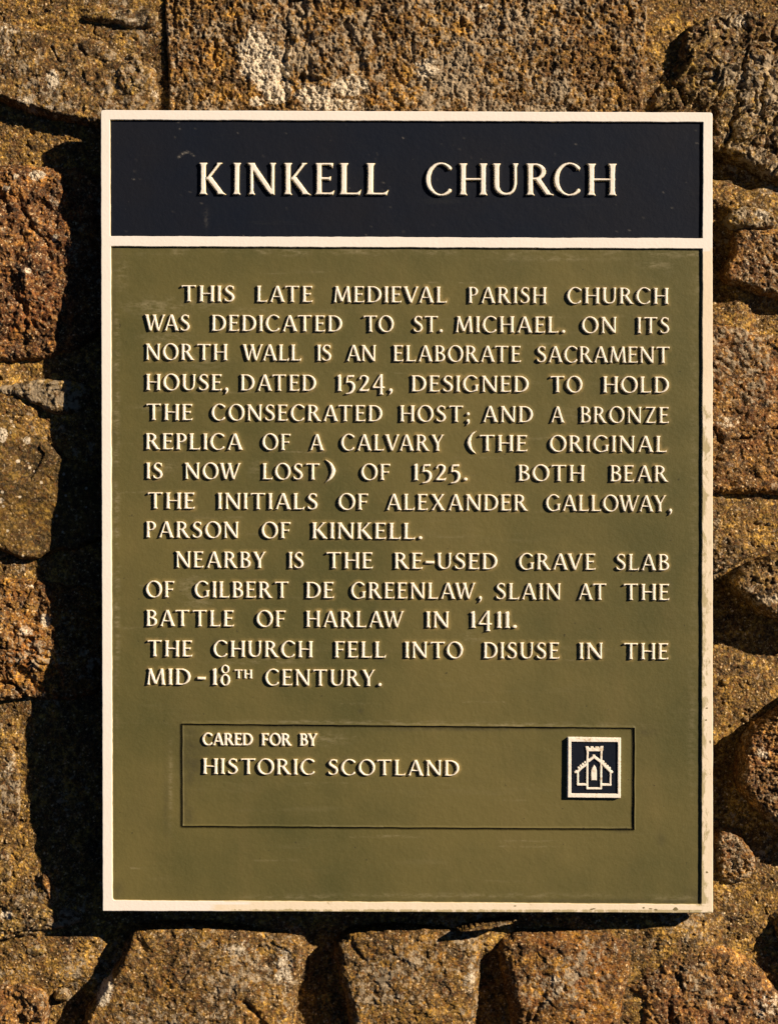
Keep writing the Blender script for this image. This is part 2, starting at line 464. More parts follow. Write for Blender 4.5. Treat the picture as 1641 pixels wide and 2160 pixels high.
def rough_surface(x, y, kind, seed):
    r = 0
    if kind == 'pitted':        # coarse weathered sandstone, upright hollows
        r = r + 6.0 * fbm(x, y * .7, 80, 3, seed) + 6.0 * fbm(x * 1.25, y * .8, 24, 4, seed + 3, .65)
        r = r - 7 * pockets(x * 1.3, y * .75, 22, .14, .42, seed + 5) - 4.5 * pockets(x * 1.2, y * .8, 10, .10, .42, seed + 6)
        r = r + micro(x, y, seed, 1.25)
    elif kind == 'porous':
        r = r + 7 * fbm(x, y, 50, 3, seed) + 4.5 * fbm(x, y, 16, 4, seed + 3, .65)
        r = r - 8 * pockets(x, y, 17, .10, .38, seed + 5) - 5 * pockets(x, y, 9, .08, .4, seed + 6)
        r = r + micro(x, y, seed, 1.35)
    elif kind == 'craggy':      # folded, splintered
        a = .62
        u = x + 22 * perlin(x / 45, y / 45, 3) + 8 * perlin(x / 15, y / 15, 8); v = y + 22 * perlin(x / 45 + 30, y / 45, 4)
        xr = u * math.cos(a) + v * math.sin(a); yr = -u * math.sin(a) + v * math.cos(a)
        r = r + 15 * ridged(xr, yr * .45, 70, 4, seed) + 9 * fbm(xr, yr * .5, 26, 4, seed + 3, .65)
        r = r - 8 * pockets(xr, yr * .45, 20, .12, .34, seed + 5) + facets(xr, yr, 30, seed + 60, 6.0, .6)
        r = r + micro(x, y, seed, .9)
    elif kind == 'broken':      # quarried granite face with small steps
        u = x + 16 * perlin(x / 40, y / 40, 3); v = y + 16 * perlin(x / 40 + 30, y / 40, 4)
        t = fbm(u, v, 64, 5, seed, .62) * 30
        q = 6.0
        st = q * (np.floor(t / q) + sstep(.25, .8, t / q - np.floor(t / q)))
        r = r + .6 * t + .6 * st
        r = r + 4.0 * fbm(x, y, 17, 4, seed + 3, .68) - 8 * pockets(x, y, 24, .16, .38, seed + 5)
        r = r + facets(x, y, 44, seed + 60, 7.5) + facets(x, y, 19, seed + 61, 3.2)
        r = r + micro(x, y, seed, .62)
    elif kind == 'grainy':
        r = r + 9 * fbm(x, y, 75, 4, seed, .55) + 4.6 * fbm(x, y, 20, 4, seed + 3, .68)
        r = r - 6 * pockets(x, y, 26, .16, .40, seed + 5) - 3 * pockets(x, y, 11, .18, .42, seed + 7)
        r = r + facets(x, y, 36, seed + 60, 4.2) + facets(x, y, 15, seed + 61, 2.0)
        r = r + micro(x, y, seed, .72)
    elif kind == 'smooth':
        a = .6
        xr = x * math.cos(a) + y * math.sin(a); yr = -x * math.sin(a) + y * math.cos(a)
        r = r + 4 * fbm(x, y, 120, 3, seed) + 2.0 * fbm(xr * .45, yr * 1.7, 12, 4, seed + 3, .6)
        r = r + facets(xr, yr, 60, seed + 60, 2.6, .5) + micro(x, y, seed, .34)
    elif kind == 'mortar':
        r = r + 5 * fbm(x, y, 70, 3, seed) + 3.2 * fbm(x, y, 22, 4, seed + 3, .62)
        w2, i2 = worley(x, y, 5.0, seed + 1)
        g = sstep(-.45, .3, fbm(x, y, 60, 2, seed + 9))
        r = r + (1.3 + 3.0 * i2 * g) * (.5 - w2) + micro(x, y, seed, .55)
        r = r - 6 * pockets(x, y, 20, .34, .46, seed + 5)
    return r        # positive = proud

def build_stone(poly, d0, kind, mat, seed, r=22, tilt=(0, 0), ctrl=None, step=2.0, cracks=(), lichen=(), rust=(), rough=1.0, drop=None, p=2.0, wob=3.5, extra=None, label=None):
    poly = [(wx(a), wy(b)) for a, b in poly]
    P = np.array(poly)
    sm = chaikin(poly, 3)
    x0, y0 = P.min(0) - 12; x1, y1 = P.max(0) + 12
    xs = np.arange(x0, x1 + step, step); ys = np.arange(y0, y1 + step, step)
    X, Y = np.meshgrid(xs, ys)
    e = poly_sdf(X, Y, sm)
    e = e + wob * fbm(X, Y, 26, 4, seed + 40, .6) * 1.6 + 1.2 * wob * fbm(X, Y, 90, 2, seed + 44)
    cx, cy = P.mean(0)
    top = d0 + tilt[0] * (X - cx) / 100 + tilt[1] * (Y - cy) / 100
    if ctrl:
        n = np.zeros(X.shape); w = np.zeros(X.shape)
        for a, b, d in ctrl:
            k = 1.0 / (((X - wx(a)) ** 2 + (Y - wy(b)) ** 2) + 500.0) ** 1.4
            n += k * d; w += k
        top = n / w
    base = mortar_base(X, Y)
    dr = np.maximum(base - top, 4) + 10
    if drop is not None: dr = dr * 0 + drop
    t = np.clip(1 - e / r, 0, 1)
    D = top + dr * (1 - (1 - t ** p) ** .5) * (t < 1) + dr * (t >= 1)
    D = D + np.clip(-e, 0, 30) * 3.0
    damp = .55 + .45 * sstep(0, 8, e)
    D = D - rough * rough_surface(X, Y, kind, seed) * damp
    for pts, wd, dp in cracks:
        q = [(wx(a), wy(b)) for a, b in pts]
        ld = line_dist(X + 11 * fbm(X, Y, 26, 4, 61, .65), Y + 11 * fbm(X, Y, 26, 4, 67, .65), q)
        vw = wd * (.45 + 1.1 * sstep(-.4, .5, fbm(X, Y, 22, 2, 63)))
        D = D + dp * (.5 + .8 * sstep(-.5, .4, fbm(X, Y, 30, 2, 65))) * np.exp(-(ld / vw) ** 2)
    if extra: D = extra(X, Y, D)
    li = np.zeros(X.shape)
    for a, b, ra, rb, am in lichen:
        li = np.maximum(li, am * np.exp(-(((X - wx(a)) / ra) ** 2 + ((Y - wy(b)) / rb) ** 2) ** 1.5))
    ru = np.zeros(X.shape)
    for a, b, ra, rb, am in rust:
        ru = np.maximum(ru, am * np.exp(-(((X - wx(a)) / ra) ** 2 + ((Y - wy(b)) / rb) ** 2)))
    ru = ru * sstep(-.35, .3, fbm(X, Y, 30, 4, seed + 50, .6))
    # small sideways shifts break up the regular grid
    fl = sstep(.15, .7, t) * sstep(12, 60, dr) * 7.0
    jx = X + 1.3 * perlin(X / 6.1, Y / 6.1, 71) + fl * fbm(X, Y + D, 15, 3, 75, .65)
    jy = Y + 1.3 * perlin(X / 6.1 + 50, Y / 6.1, 73) + fl * fbm(X + D, Y, 15, 3, 77, .65)
    keep = (e[:-1, :-1] > -8) & (e[1:, 1:] > -8) & (e[1:, :-1] > -8) & (e[:-1, 1:] > -8)
    me = grid_solid('stone', jx, jy, D, keep, 230, MS[mat], {'lichen': li, 'rust': ru})
    o = link('stone', me, wall)
    if label: o['label'] = label
    return o, poly

STONES = []
def stone(*a, **k):
    o, poly = build_stone(*a, **k)
    STONES.append(poly)

# --- top row
stone([(-150, 60), (-20, 45), (40, 50), (90, 72), (150, 70), (240, 92), (262, 125), (330, 132), (340, 200), (336, 262), (300, 280), (213, 272), (120, 256), (40, 231), (0, 214), (-60, 200), (-150, 190)],
      54, 'grainy', 'brown', 11, r=16, rough=.5, tilt=(-2, -2),
      lichen=[(22, 66, 30, 22, .55), (118, 172, 22, 28, .7), (60, 215, 30, 14, .55), (20, 110, 20, 40, .4), (330, 205, 12, 12, .6), (110, 228, 20, 12, .5)],
      cracks=[([(112, 105), (135, 135)], 2.5, 7), ([(170, 103), (182, 122)], 2.5, 5), ([(232, 97), (255, 112), (272, 122)], 3.5, 16), ([(55, 52), (68, 60)], 2, 6)])
stone([(250, 150), (262, 128), (285, 116), (300, 128), (312, 165), (305, 200), (285, 215), (262, 200), (250, 178)], 44, 'grainy', 'craggy', 12, r=9, drop=16, lichen=[(280, 152, 14, 16, .7)])
stone([(176, 45), (183, 32), (215, 25), (260, 26), (300, 18), (338, 26), (335, 60), (300, 68), (262, 62), (240, 48), (205, 50)], 54, 'craggy', 'craggy', 13, r=9, drop=14, rough=.45, lichen=[(285, 48, 22, 8, .5), (200, 36, 14, 6, .4)])
stone([(346, -60), (352, 60), (357, 130), (358, 320), (1350, 320), (1354, 180), (1362, 60), (1366, -60)],
      50, 'pitted', 'ochre', 21, r=7, wob=2.2, drop=22,
      lichen=[(558, 140, 60, 50, 1.0), (575, 165, 42, 50, 1.0), (528, 112, 34, 34, .85), (585, 190, 36, 40, 1.0), (545, 95, 40, 40, .75), (570, 50, 60, 50, .42), (610, 120, 20, 60, .5), (660, 205, 45, 26, .85), (740, 185, 50, 30, .75), (900, 150, 40, 36, .62), (1000, 60, 120, 60, .36), (1070, 110, 90, 70, .38), (1120, 190, 100, 60, .35), (700, 225, 90, 20, .7), (1020, 20, 18, 10, .6), (385, 70, 25, 60, .35), (545, 220, 22, 14, .8)],
      cracks=[([(612, -20), (606, 60), (600, 140), (606, 232)], 5, 13), ([(625, 5), (640, 20)], 13, 16), ([(635, 165), (660, 168)], 12, 16), ([(597, 170), (606, 172)], 7, 9), ([(636, 85), (645, 90)], 9, 8),
              ([(455, 100), (452, 130)], 5, 9), ([(450, 120), (457, 145)], 4, 10), ([(730, 60), (760, 150)], 9, 7), ([(790, 80), (800, 150)], 6, 6), ([(372, -20), (368, 60)], 5, 8)],
      label='wide pitted sandstone with a white lichen patch above the plaque')
# --- top right craggy stone
stone([(1428, 105), (1436, 75), (1470, 50), (1515, 32), (1560, 24), (1641, 28), (1800, 40), (1800, 400), (1641, 395), (1606, 380), (1575, 352), (1525, 340), (1500, 322), (1440, 300), (1366, 280), (1362, 215), (1385, 185), (1400, 150), (1432, 128)],
      48, 'craggy', 'craggy', 31, r=20, wob=4, rough=.95, ctrl=[(1430, 200, 62), (1380, 250, 66), (1470, 100, 40), (1560, 60, 52), (1640, 60, 56), (1600, 150, 40), (1560, 260, 44), (1641, 300, 46), (1520, 300, 52), (1750, 200, 40)],
      lichen=[(1555, 52, 22, 20, .6), (1560, 200, 24, 60, .4), (1520, 130, 20, 30, .4)], rust=[(1480, 75, 45, 35, 1.0), (1600, 60, 40, 20, .5)],
      cracks=[([(1365, 205), (1375, 240)], 8, 12), ([(1430, 190), (1440, 225)], 6, 14), ([(1570, 110), (1560, 150), (1545, 240), (1530, 300)], 5, 12), ([(1641, 235), (1618, 275), (1610, 310)], 5, 16), ([(1510, 190), (1496, 220), (1500, 260)], 5, 10), ([(1560, 100), (1600, 92), (1641, 86)], 6, 9)])
stone([(1530, 470), (1540, 448), (1565, 438), (1600, 440), (1625, 452), (1640, 475), (1620, 486), (1560, 484)], 52, 'porous', 'craggy', 33, r=10, drop=16, rough=.6, lichen=[(1600, 455, 20, 18, .6)])
# --- right: porous brown block
stone([(1541, 484), (1600, 482), (1700, 478), (1800, 480), (1800, 680), (1641, 630), (1600, 622), (1560, 605), (1524, 602), (1519, 575), (1528, 552), (1542, 535)],
      52, 'porous', 'pink', 41, r=13, wob=3, rough=.7, lichen=[(1570, 550, 12, 24, .5)])
stone([(1420, 700), (1480, 682), (1560, 690), (1641, 712), (1800, 730), (1800, 1040), (1641, 1046), (1560, 1044), (1480, 1040), (1420, 1030)],
      60, 'grainy', 'pink', 43, r=16, rough=.68, lichen=[(1530, 890, 40, 25, .5), (1590, 840, 30, 20, .4), (1540, 980, 40, 20, .35)], rust=[(1530, 820, 24, 16, .8), (1600, 880, 40, 14, .8)],
      cracks=[([(1503, 905), (1516, 932)], 4, 12), ([(1532, 930), (1560, 930), (1580, 922)], 3, 12), ([(1598, 910), (1641, 903)], 3.5, 12), ([(1503, 755), (1535, 775)], 7, 6)])
stone([(1420, 1120), (1480, 1118), (1530, 1128), (1575, 1140), (1600, 1160), (1575, 1180), (1540, 1200), (1480, 1215), (1420, 1210)], 62, 'grainy', 'brown', 45, r=9, drop=20, rough=.8, lichen=[(1520, 1140, 30, 12, .4)])
# --- right: rounded boulder standing proud
stone([(1532, 1222), (1545, 1200), (1580, 1185), (1620, 1168), (1700, 1140), (1800, 1150), (1800, 1330), (1700, 1322), (1641, 1304), (1608, 1300), (1576, 1272), (1545, 1250)],
      20, 'grainy', 'brown', 51, r=20, p=2.3, rough=1.1, ctrl=[(1540, 1215, 40), (1560, 1240, 22), (1620, 1180, 46), (1700, 1240, 14), (1620, 1280, 14), (1600, 1240, 24)], lichen=[(1620, 1260, 50, 30, .4), (1580, 1200, 30, 14, .4)],
      label='rounded brown stone jutting far out of the mortar right of the plaque')
stone([(1548, 1640), (1553, 1600), (1563, 1552), (1588, 1518), (1622, 1500), (1660, 1478), (1710, 1425), (1800, 1400), (1800, 1800), (1710, 1800), (1641, 1757), (1596, 1712), (1562, 1676)],
      16, 'porous', 'pink', 53, r=24, p=2.4, rough=1.15, ctrl=[(1560, 1600, 22), (1600, 1540, 30), (1580, 1690, 18), (1640, 1600, 24), (1641, 1740, 16), (1720, 1600, 10), (1700, 1450, 14)], lichen=[(1600, 1580, 20, 25, .55), (1641, 1745, 14, 20, .5)],
      label='large round pinkish stone jutting out near the lower right corner of the plaque')
stone([(1506, 1765), (1520, 1750), (1545, 1752), (1570, 1772), (1592, 1800), (1596, 1835), (1575, 1858), (1545, 1862), (1515, 1856), (1508, 1810)], 58, 'porous', 'orange', 55, r=14, drop=26, rough=.95)
# --- far right, mostly out of frame
stone([(1610, 1925), (1660, 1912), (1760, 1890), (1850, 1900), (1850, 2130), (1780, 2150), (1730, 2110), (1690, 2040), (1640, 1985)], 18, 'grainy', 'brown', 57, r=30, ctrl=[(1625, 1950, 62), (1680, 1960, 25), (1760, 2000, 10)])
# --- bottom row
stone([(1290, 2060), (1340, 2075), (1372, 2040), (1400, 2005), (1440, 1985), (1500, 1985), (1560, 2008), (1612, 2050), (1660, 2110), (1700, 2180), (1700, 2330), (1320, 2330), (1345, 2180), (1352, 2110)],
      44, 'grainy', 'pink', 61, r=34, rough=.75, ctrl=[(1400, 2030, 50), (1500, 2000, 50), (1580, 2060, 54), (1640, 2150, 56), (1450, 2150, 40), (1360, 2150, 52)], lichen=[(1620, 2120, 60, 50, .5), (1560, 2040, 60, 40, .35), (1385, 2000, 20, 20, .4)],
      rust=[(1470, 2140, 100, 40, 1.0), (1400, 2090, 40, 40, .7)], cracks=[([(1408, 2120), (1412, 2150), (1405, 2165)], 5, 14), ([(1535, 2095), (1560, 2115)], 6, 8)])
stone([(1044, 1985), (1075, 1962), (1130, 1958), (1220, 1958), (1300, 1960), (1332, 1985), (1330, 2030), (1318, 2090), (1300, 2170), (1290, 2330), (1090, 2330), (1078, 2165), (1070, 2100), (1060, 2050)],
      40, 'grainy', 'orange', 63, r=30, rough=.52, ctrl=[(1090, 2000, 52), (1200, 1975, 45), (1300, 1980, 48), (1200, 2080, 36), (1110, 2120, 44), (1290, 2130, 44), (1080, 2060, 56)],
      rust=[(1220, 2050, 16, 80, 1.0), (1150, 2060, 40, 30, .8), (1120, 2110, 30, 40, .6)], lichen=[(1170, 2070, 30, 30, .5), (1300, 2000, 20, 40, .4)], cracks=[([(1140, 2110), (1128, 2140), (1110, 2155)], 4, 14), ([(1112, 2140), (1100, 2160)], 7, 8)])
stone([(700, 1992), (715, 1972), (760, 1955), (850, 1952), (940, 1952), (1012, 1965), (1020, 2010), (1012, 2070), (1006, 2160), (1000, 2330), (740, 2330), (738, 2170), (724, 2090), (705, 2030)],
      42, 'grainy', 'moss', 65, r=26, rough=.5, ctrl=[(720, 1985, 56), (800, 1965, 46), (950, 1965, 46), (860, 2060, 38), (1000, 2050, 48), (740, 2100, 46)], lichen=[(830, 2080, 60, 60, .4), (990, 2060, 20, 60, .5)], rust=[(860, 2030, 100, 50, .6)],
      cracks=[([(740, 1985), (765, 2015)], 5, 6), ([(868, 2130), (885, 2155)], 3, 7)])
stone([(262, 1985), (276, 1955), (350, 1944), (450, 1948), (560, 1958), (640, 1972), (648, 2010), (636, 2060), (624, 2110), (618, 2330), (128, 2330), (165, 2160), (215, 2078), (245, 2030)],
      50, 'grainy', 'moss', 67, r=20, rough=.48, ctrl=[(290, 1965, 58), (400, 1960, 58), (560, 1970, 62), (400, 2060, 46), (620, 2040, 62), (250, 2060, 56), (200, 2150, 58), (520, 2120, 44)],
      lichen=[(220, 2080, 30, 50, .75), (600, 2040, 26, 70, .6), (500, 2000, 50, 30, .5), (300, 2130, 60, 40, .35)], rust=[(420, 2080, 90, 50, .5)],
      cracks=[([(296, 1975), (305, 1998)], 6, 8), ([(545, 1997), (565, 1997)], 5, 8), ([(520, 2110), (545, 2135), (560, 2160)], 6, 12)])
stone([(-100, 2072), (0, 2078), (50, 2076), (92, 2090), (100, 2130), (84, 2190), (70, 2330), (-100, 2330)], 76, 'broken', 'pink', 69, r=10, drop=18, rough=.6, wob=5)
stone([(50, 2010), (60, 1998), (88, 1994), (97, 2004), (90, 2016), (62, 2022)], 84, 'grainy', 'craggy', 70, r=6, drop=7, wob=2, rough=.4)
# --- thin sliver of slate standing out of the joint under the plaque
stone([(958, 1953), (985, 1943), (1030, 1936), (1080, 1930), (1098, 1930), (1075, 1938), (1040, 1947), (1000, 1954), (968, 1957)], 9, 'smooth', 'brown', 68, r=4, wob=.8, rough=.6)
# --- left column
stone([(-150, 352), (20, 343), (70, 347), (112, 352), (180, 352), (250, 400), (262, 560), (245, 680), (170, 738), (112, 752), (60, 764), (0, 764), (-150, 762)],
      54, 'broken', 'red', 71, r=20, rough=.55, ctrl=[(120, 365, 68), (110, 450, 62), (138, 560, 54), (125, 650, 62), (100, 720, 78), (60, 740, 76), (0, 550, 40), (40, 420, 50), (-50, 600, 40), (200, 560, 70), (60, 560, 40), (60, 660, 50)],
      lichen=[(82, 372, 20, 13, .95), (40, 374, 12, 12, .55), (110, 430, 30, 30, .45), (115, 480, 18, 20, .45), (66, 575, 9, 8, .8), (20, 400, 14, 10, .6), (120, 505, 10, 10, .7)],
      cracks=[([(40, 420), (70, 480), (100, 510), (112, 550)], 6, 10), ([(30, 620), (60, 660), (50, 720)], 6, 9), ([(0, 440), (25, 450)], 7, 8)],
      label='big reddish granite block left of the plaque')
stone([(-100, 815), (0, 812), (50, 806), (82, 797), (112, 800), (150, 798), (200, 815), (195, 860), (150, 880), (112, 872), (70, 850), (20, 835), (-100, 838)],
      58, 'craggy', 'craggy', 73, r=12, rough=.5, drop=26, ctrl=[(60, 820, 66), (128, 815, 60), (100, 850, 66), (0, 825, 74), (200, 850, 80)])
stone([(-120, 815), (0, 868), (45, 895), (82, 918), (108, 938), (124, 958), (200, 985), (262, 1010), (255, 1120), (170, 1160), (100, 1168), (70, 1182), (32, 1178), (0, 1160), (-120, 1130)],
      60, 'smooth', 'smooth', 75, r=12, drop=24, ctrl=[(125, 968, 64), (118, 1030, 69), (104, 1130, 78), (100, 1160, 82), (0, 1000, 56), (40, 1150, 72), (0, 890, 62), (220, 1060, 84), (-80, 900, 56)],
      lichen=[(60, 930, 9, 9, 1.0), (8, 918, 14, 18, 1.0), (42, 973, 6, 5, .9), (5, 1056, 9, 8, .9), (90, 1018, 5, 4, .8), (45, 1048, 4, 4, .8), (66, 987, 4, 4, .8), (75, 994, 3, 3, .8)],
      cracks=[([(0, 870), (60, 915), (105, 940)], 2.2, 5)], label='smooth brown stone with small white lichen spots')
stone([(-120, 1200), (0, 1220), (40, 1216), (76, 1222), (120, 1228), (200, 1235), (260, 1300), (250, 1430), (170, 1482), (84, 1480), (50, 1474), (0, 1482), (-120, 1490)],
      70, 'broken', 'orange', 77, r=16, rough=.6, ctrl=[(84, 1240, 98), (100, 1290, 84), (112, 1330, 77), (114, 1385, 75), (98, 1430, 86), (82, 1470, 98), (0, 1350, 64), (200, 1350, 90), (20, 1240, 80)],
      lichen=[(95, 1310, 14, 22, .75), (55, 1330, 22, 16, .6), (60, 1235, 16, 8, .6), (45, 1275, 25, 25, .4)], rust=[(40, 1390, 70, 25, 1.0), (20, 1260, 40, 20, .5)],
      cracks=[([(0, 1363), (50, 1376), (105, 1383)], 2.5, 8), ([(0, 1440), (30, 1448), (52, 1478)], 3.5, 12), ([(60, 1395), (110, 1408)], 2.5, 8), ([(62, 1435), (75, 1450)], 6, 8)])
stone([(-120, 1586), (10, 1583), (26, 1592), (38, 1640), (40, 1700), (34, 1750), (22, 1768), (0, 1770), (-120, 1775)], 112, 'grainy', 'brown', 79, r=7, drop=11, rough=.5, rust=[(10, 1730, 30, 30, 1.0)], lichen=[(15, 1620, 20, 30, .5)])
stone([(-100, 1792), (10, 1790), (24, 1810), (26, 1850), (10, 1872), (-100, 1875)], 96, 'craggy', 'craggy', 80, r=7, drop=12, rough=.5)
stone([(88, 1842), (104, 1856), (110, 1880), (109, 1904), (98, 1896), (88, 1868)], 78, 'grainy', 'pink', 81, r=8, drop=14, wob=2, rough=.5)
stone([(-100, 1890), (30, 1888), (70, 1900), (96, 1910), (140, 1915), (180, 1935), (150, 1962), (100, 1962), (60, 1974), (0, 1990), (-100, 1996)],
      76, 'grainy', 'craggy', 82, r=12, drop=22, rough=1.0, lichen=[(15, 1930, 30, 12, .6), (60, 1940, 20, 8, .4)], cracks=[([(0, 1985), (50, 1968), (100, 1955)], 4, 8)])
# --- embedded pebbles in the mortar
for i, (px, py, ra, rb, m, d) in enumerate([(128, 2105, 14, 9, 'craggy', 80), (1487, 1955, 9, 6, 'craggy', 66), (1537, 1966, 6, 4, 'craggy', 68), (1560, 1968, 5, 4, 'craggy', 68),
                                           (58, 1230, 10, 6, 'orange', 84), (1575, 1520, 8, 6, 'brown', 90), (1600, 1100, 9, 7, 'brown', 68), (1618, 1105, 7, 8, 'craggy', 68), (1530, 1440, 9, 8, 'mortar', 88),
                                           (12, 1780, 8, 7, 'mortar', 104), (335, 75, 7, 5, 'brown', 58), (20, 1530, 7, 5, 'mortar', 110)]):
    pl = [(px + ra * math.cos(t) * (1 + .2 * math.sin(3 * t + i)), py + rb * math.sin(t) * (1 + .2 * math.cos(2 * t + i))) for t in np.linspace(0, 2 * math.pi, 9)[:-1]]
    stone(pl, d + 2, 'grainy', m, 90 + i, r=5, drop=8, wob=1.5, step=1.5, rough=.4)

NFINE = len(STONES)
# --- stones hidden behind the plaque and beyond the frame: coarser
rr = random.Random(5)
coarse = []
for (a, b, c_, d_) in [(330, 380, 640, 700), (660, 340, 1010, 640), (1030, 360, 1400, 660), (310, 740, 560, 1080), (600, 720, 1010, 1060), (1040, 700, 1380, 1060), (320, 1130, 700, 1460), (740, 1100, 1060, 1480),
                       (1100, 1100, 1400, 1400), (300, 1520, 620, 1880), (660, 1540, 960, 1880), (1000, 1460, 1420, 1860)]:
    coarse.append((a, b, c_, d_))
def ring(y0, y1, x0, x1):
    x = x0
    while x < x1 - 60:
        w = rr.uniform(190, 380)
        coarse.append((x, y0 + rr.uniform(0, 20), min(x + w, x1) - 26, y1 - 26 + rr.uniform(-15, 10)))
        x += w
ring(-560, -330, -900, 2540); ring(-330, -90, -900, 2540)
ring(2370, 2620, -900, 2540); ring(2620, 2860, -900, 2540)
for xa, xb in ((-900, -180), (1840, 2540)):
    y = -70
    while y < 2340:
        h = rr.uniform(200, 300)
        ring(y, min(y + h, 2350), xa, xb); y += h
cm = ['brown', 'red', 'ochre', 'orange', 'pink', 'moss']
for i, (a, b, c_, d_) in enumerate(coarse):
    pl = []
    for (u, v) in [(a, b), ((a + c_) / 2, b - 8), (c_, b), (c_ + 6, (b + d_) / 2), (c_, d_), ((a + c_) / 2, d_ + 8), (a, d_), (a - 6, (b + d_) / 2)]:
        pl.append((u + rr.uniform(-14, 14), v + rr.uniform(-14, 14)))
    stone(pl, 66 + rr.uniform(-6, 10), rr.choice(['grainy', 'broken', 'porous']), cm[i % 6], 200 + i * 3, r=30, step=9, rough=.8)

# --- mortar: one thick bed with a sandy, lumpy face, seen in the joints
def lines(lo, hi, f0, f1, fine, coarse_):
    a = list(np.arange(lo, f0, coarse_)); b = list(np.arange(f0, f1, fine)); c = list(np.arange(f1, hi + coarse_, coarse_))
    return np.array(a + b + c)
xs = lines(-1000, 2640, -60, 1700, 2.0, 14); ys = lines(-660, 2960, -50, 2210, 2.0, 14)
# behind the plaque the face is never seen closely: coarser there
xs_keep = np.array([True] * len(xs)); ys_keep = np.array([True] * len(ys))
X, Y = np.meshgrid(xs, ys)
def mortar_field(X, Y):
    D = mortar_base(X, Y) - rough_surface(X, Y, 'mortar', 5)
    D = D + 12 * sstep(-.35, .3, fbm(X, Y, 40, 3, 15)) * np.exp(-(line_dist(X + 6 * fbm(X, Y, 30, 3, 17), Y, [(wx(349), wy(-40)), (wx(351), wy(20)), (wx(356), wy(140)), (wx(357), wy(235))]) / 3.0) ** 2)
    # rubbed mortar ramps up against two stones
    return D
def mortar_patch(x0, x1, y0, y1, step):
    xs = np.arange(x0, x1 + .01, step); ys = np.arange(y0, y1 + .01, step)
    return np.meshgrid(xs, ys)
# hide mask: grid cells well inside a stone are not needed
def mortar_mesh():
    xs = np.unique(np.concatenate([np.arange(-1000, -60, 14.), np.arange(-60, 300, 2.), np.arange(300, 1450, 14.), np.arange(1450, 1706, 2.), np.arange(1706, 2660, 14.)]))
    return xs
parts = []
regions = [(-60, 284, -60, 2220, 2.0), (284, 1444, -60, 272, 2.0), (284, 1444, 1896, 2220, 2.0), (1444, 1704, -60, 2220, 2.0), (284, 1444, 272, 1896, 14.5)]
cos, qs, off = [], [], 0
for (x0, x1, y0, y1, st) in regions:
    nx = int(round((x1 - x0) / st)) + 1; ny = int(round((y1 - y0) / st)) + 1
    X, Y = np.meshgrid(np.linspace(x0, x1, nx), np.linspace(y0, y1, ny))
    D = mortar_field(X, Y)
    inside = np.zeros(X.shape, bool)
    if st < 5:
        for pl in STONES[:NFINE]:
            P = np.array(pl); (ax, ay), (bx, by) = P.min(0), P.max(0)
            if bx - ax < 60: continue
            mx = (X[0] > ax) & (X[0] < bx); my = (Y[:, 0] > ay) & (Y[:, 0] < by)
            if not mx.any() or not my.any(): continue
            sub = np.ix_(my, mx)
            inside[sub] |= poly_sdf(X[sub], Y[sub], pl) > 34
    keep = ~(inside[:-1, :-1] & inside[1:, 1:])
    idx = np.arange(nx * ny).reshape(ny, nx)
    q = np.stack([idx[:-1, :-1], idx[1:, :-1], idx[1:, 1:], idx[:-1, 1:]], -1)[keep]
    used = np.unique(q); rm = np.full(nx * ny, -1); rm[used] = np.arange(len(used))
    cos.append(np.stack([(X.ravel() - CX) * S, D.ravel() * S, (CY - Y.ravel()) * S], -1)[used]); qs.append(rm[q] + off); off += len(used)
# coarse surround with real thickness: a frame of boxes behind and around
def sheet(x0, x1, y0, y1, st):
    global off
    nx = max(2, int((x1 - x0) / st) + 1); ny = max(2, int((y1 - y0) / st) + 1)
    X, Y = np.meshgrid(np.linspace(x0, x1, nx), np.linspace(y0, y1, ny))
    D = mortar_field(X, Y)
    idx = np.arange(nx * ny).reshape(ny, nx)
    q = np.stack([idx[:-1, :-1], idx[1:, :-1], idx[1:, 1:], idx[:-1, 1:]], -1).reshape(-1, 4)
    cos.append(np.stack([(X.ravel() - CX) * S, D.ravel() * S, (CY - Y.ravel()) * S], -1)); qs.append(q + off); off += nx * ny
sheet(-1000, -60, -660, 2960, 14); sheet(1704, 2640, -660, 2960, 14)
sheet(-60, 1704, -660, -60, 14); sheet(-60, 1704, 2220, 2960, 14)
# thick core: back and four sides
bx = [(-1000, -660), (2640, -660), (2640, 2960), (-1000, 2960)]
core = [W(a, b, 118) for a, b in bx] + [W(a, b, 760) for a, b in bx]
cos.append(np.array(core)); k = off
qs.append(np.array([(k, k + 1, k + 5, k + 4), (k + 1, k + 2, k + 6, k + 5), (k + 2, k + 3, k + 7, k + 6), (k + 3, k, k + 4, k + 7), (k + 4, k + 5, k + 6, k + 7)]))
co = np.concatenate(cos); qd = np.concatenate(qs)
me = np_mesh('mortar', co, qd, MS['mortar'], {'lichen': np.zeros(len(co)), 'rust': np.zeros(len(co))})
mo = link('mortar', me, wall)
print('stones', len(STONES), 'mortar verts', len(co))

# ------------------------------------------------------------------ THE PLAQUE
plaque = bpy.data.objects.new('church_plaque', None)
plaque.location = W(858, 1080, 30)
C.objects.link(plaque)
plaque['label'] = 'olive green cast metal church plaque with navy heading, cream border and raised cream lettering'
plaque['category'] = 'plaque'
PINV = -Vector(plaque.location)
def plink(name, me, parent=None):
    """link a mesh whose vertices are in world space under the plaque"""
    o = link(name, me, plaque if parent is None else parent)
    if parent is None: o.location = PINV
    return o

def lerp_quad(q, u, v):
    (ax, ay), (bx, by), (cx_, cy_), (dx, dy) = q       # tl tr br bl
    x = (ax * (1 - u) + bx * u) * (1 - v) + (dx * (1 - u) + cx_ * u) * v
    y = (ay * (1 - u) + by * u) * (1 - v) + (dy * (1 - u) + cy_ * u) * v
    return x, y

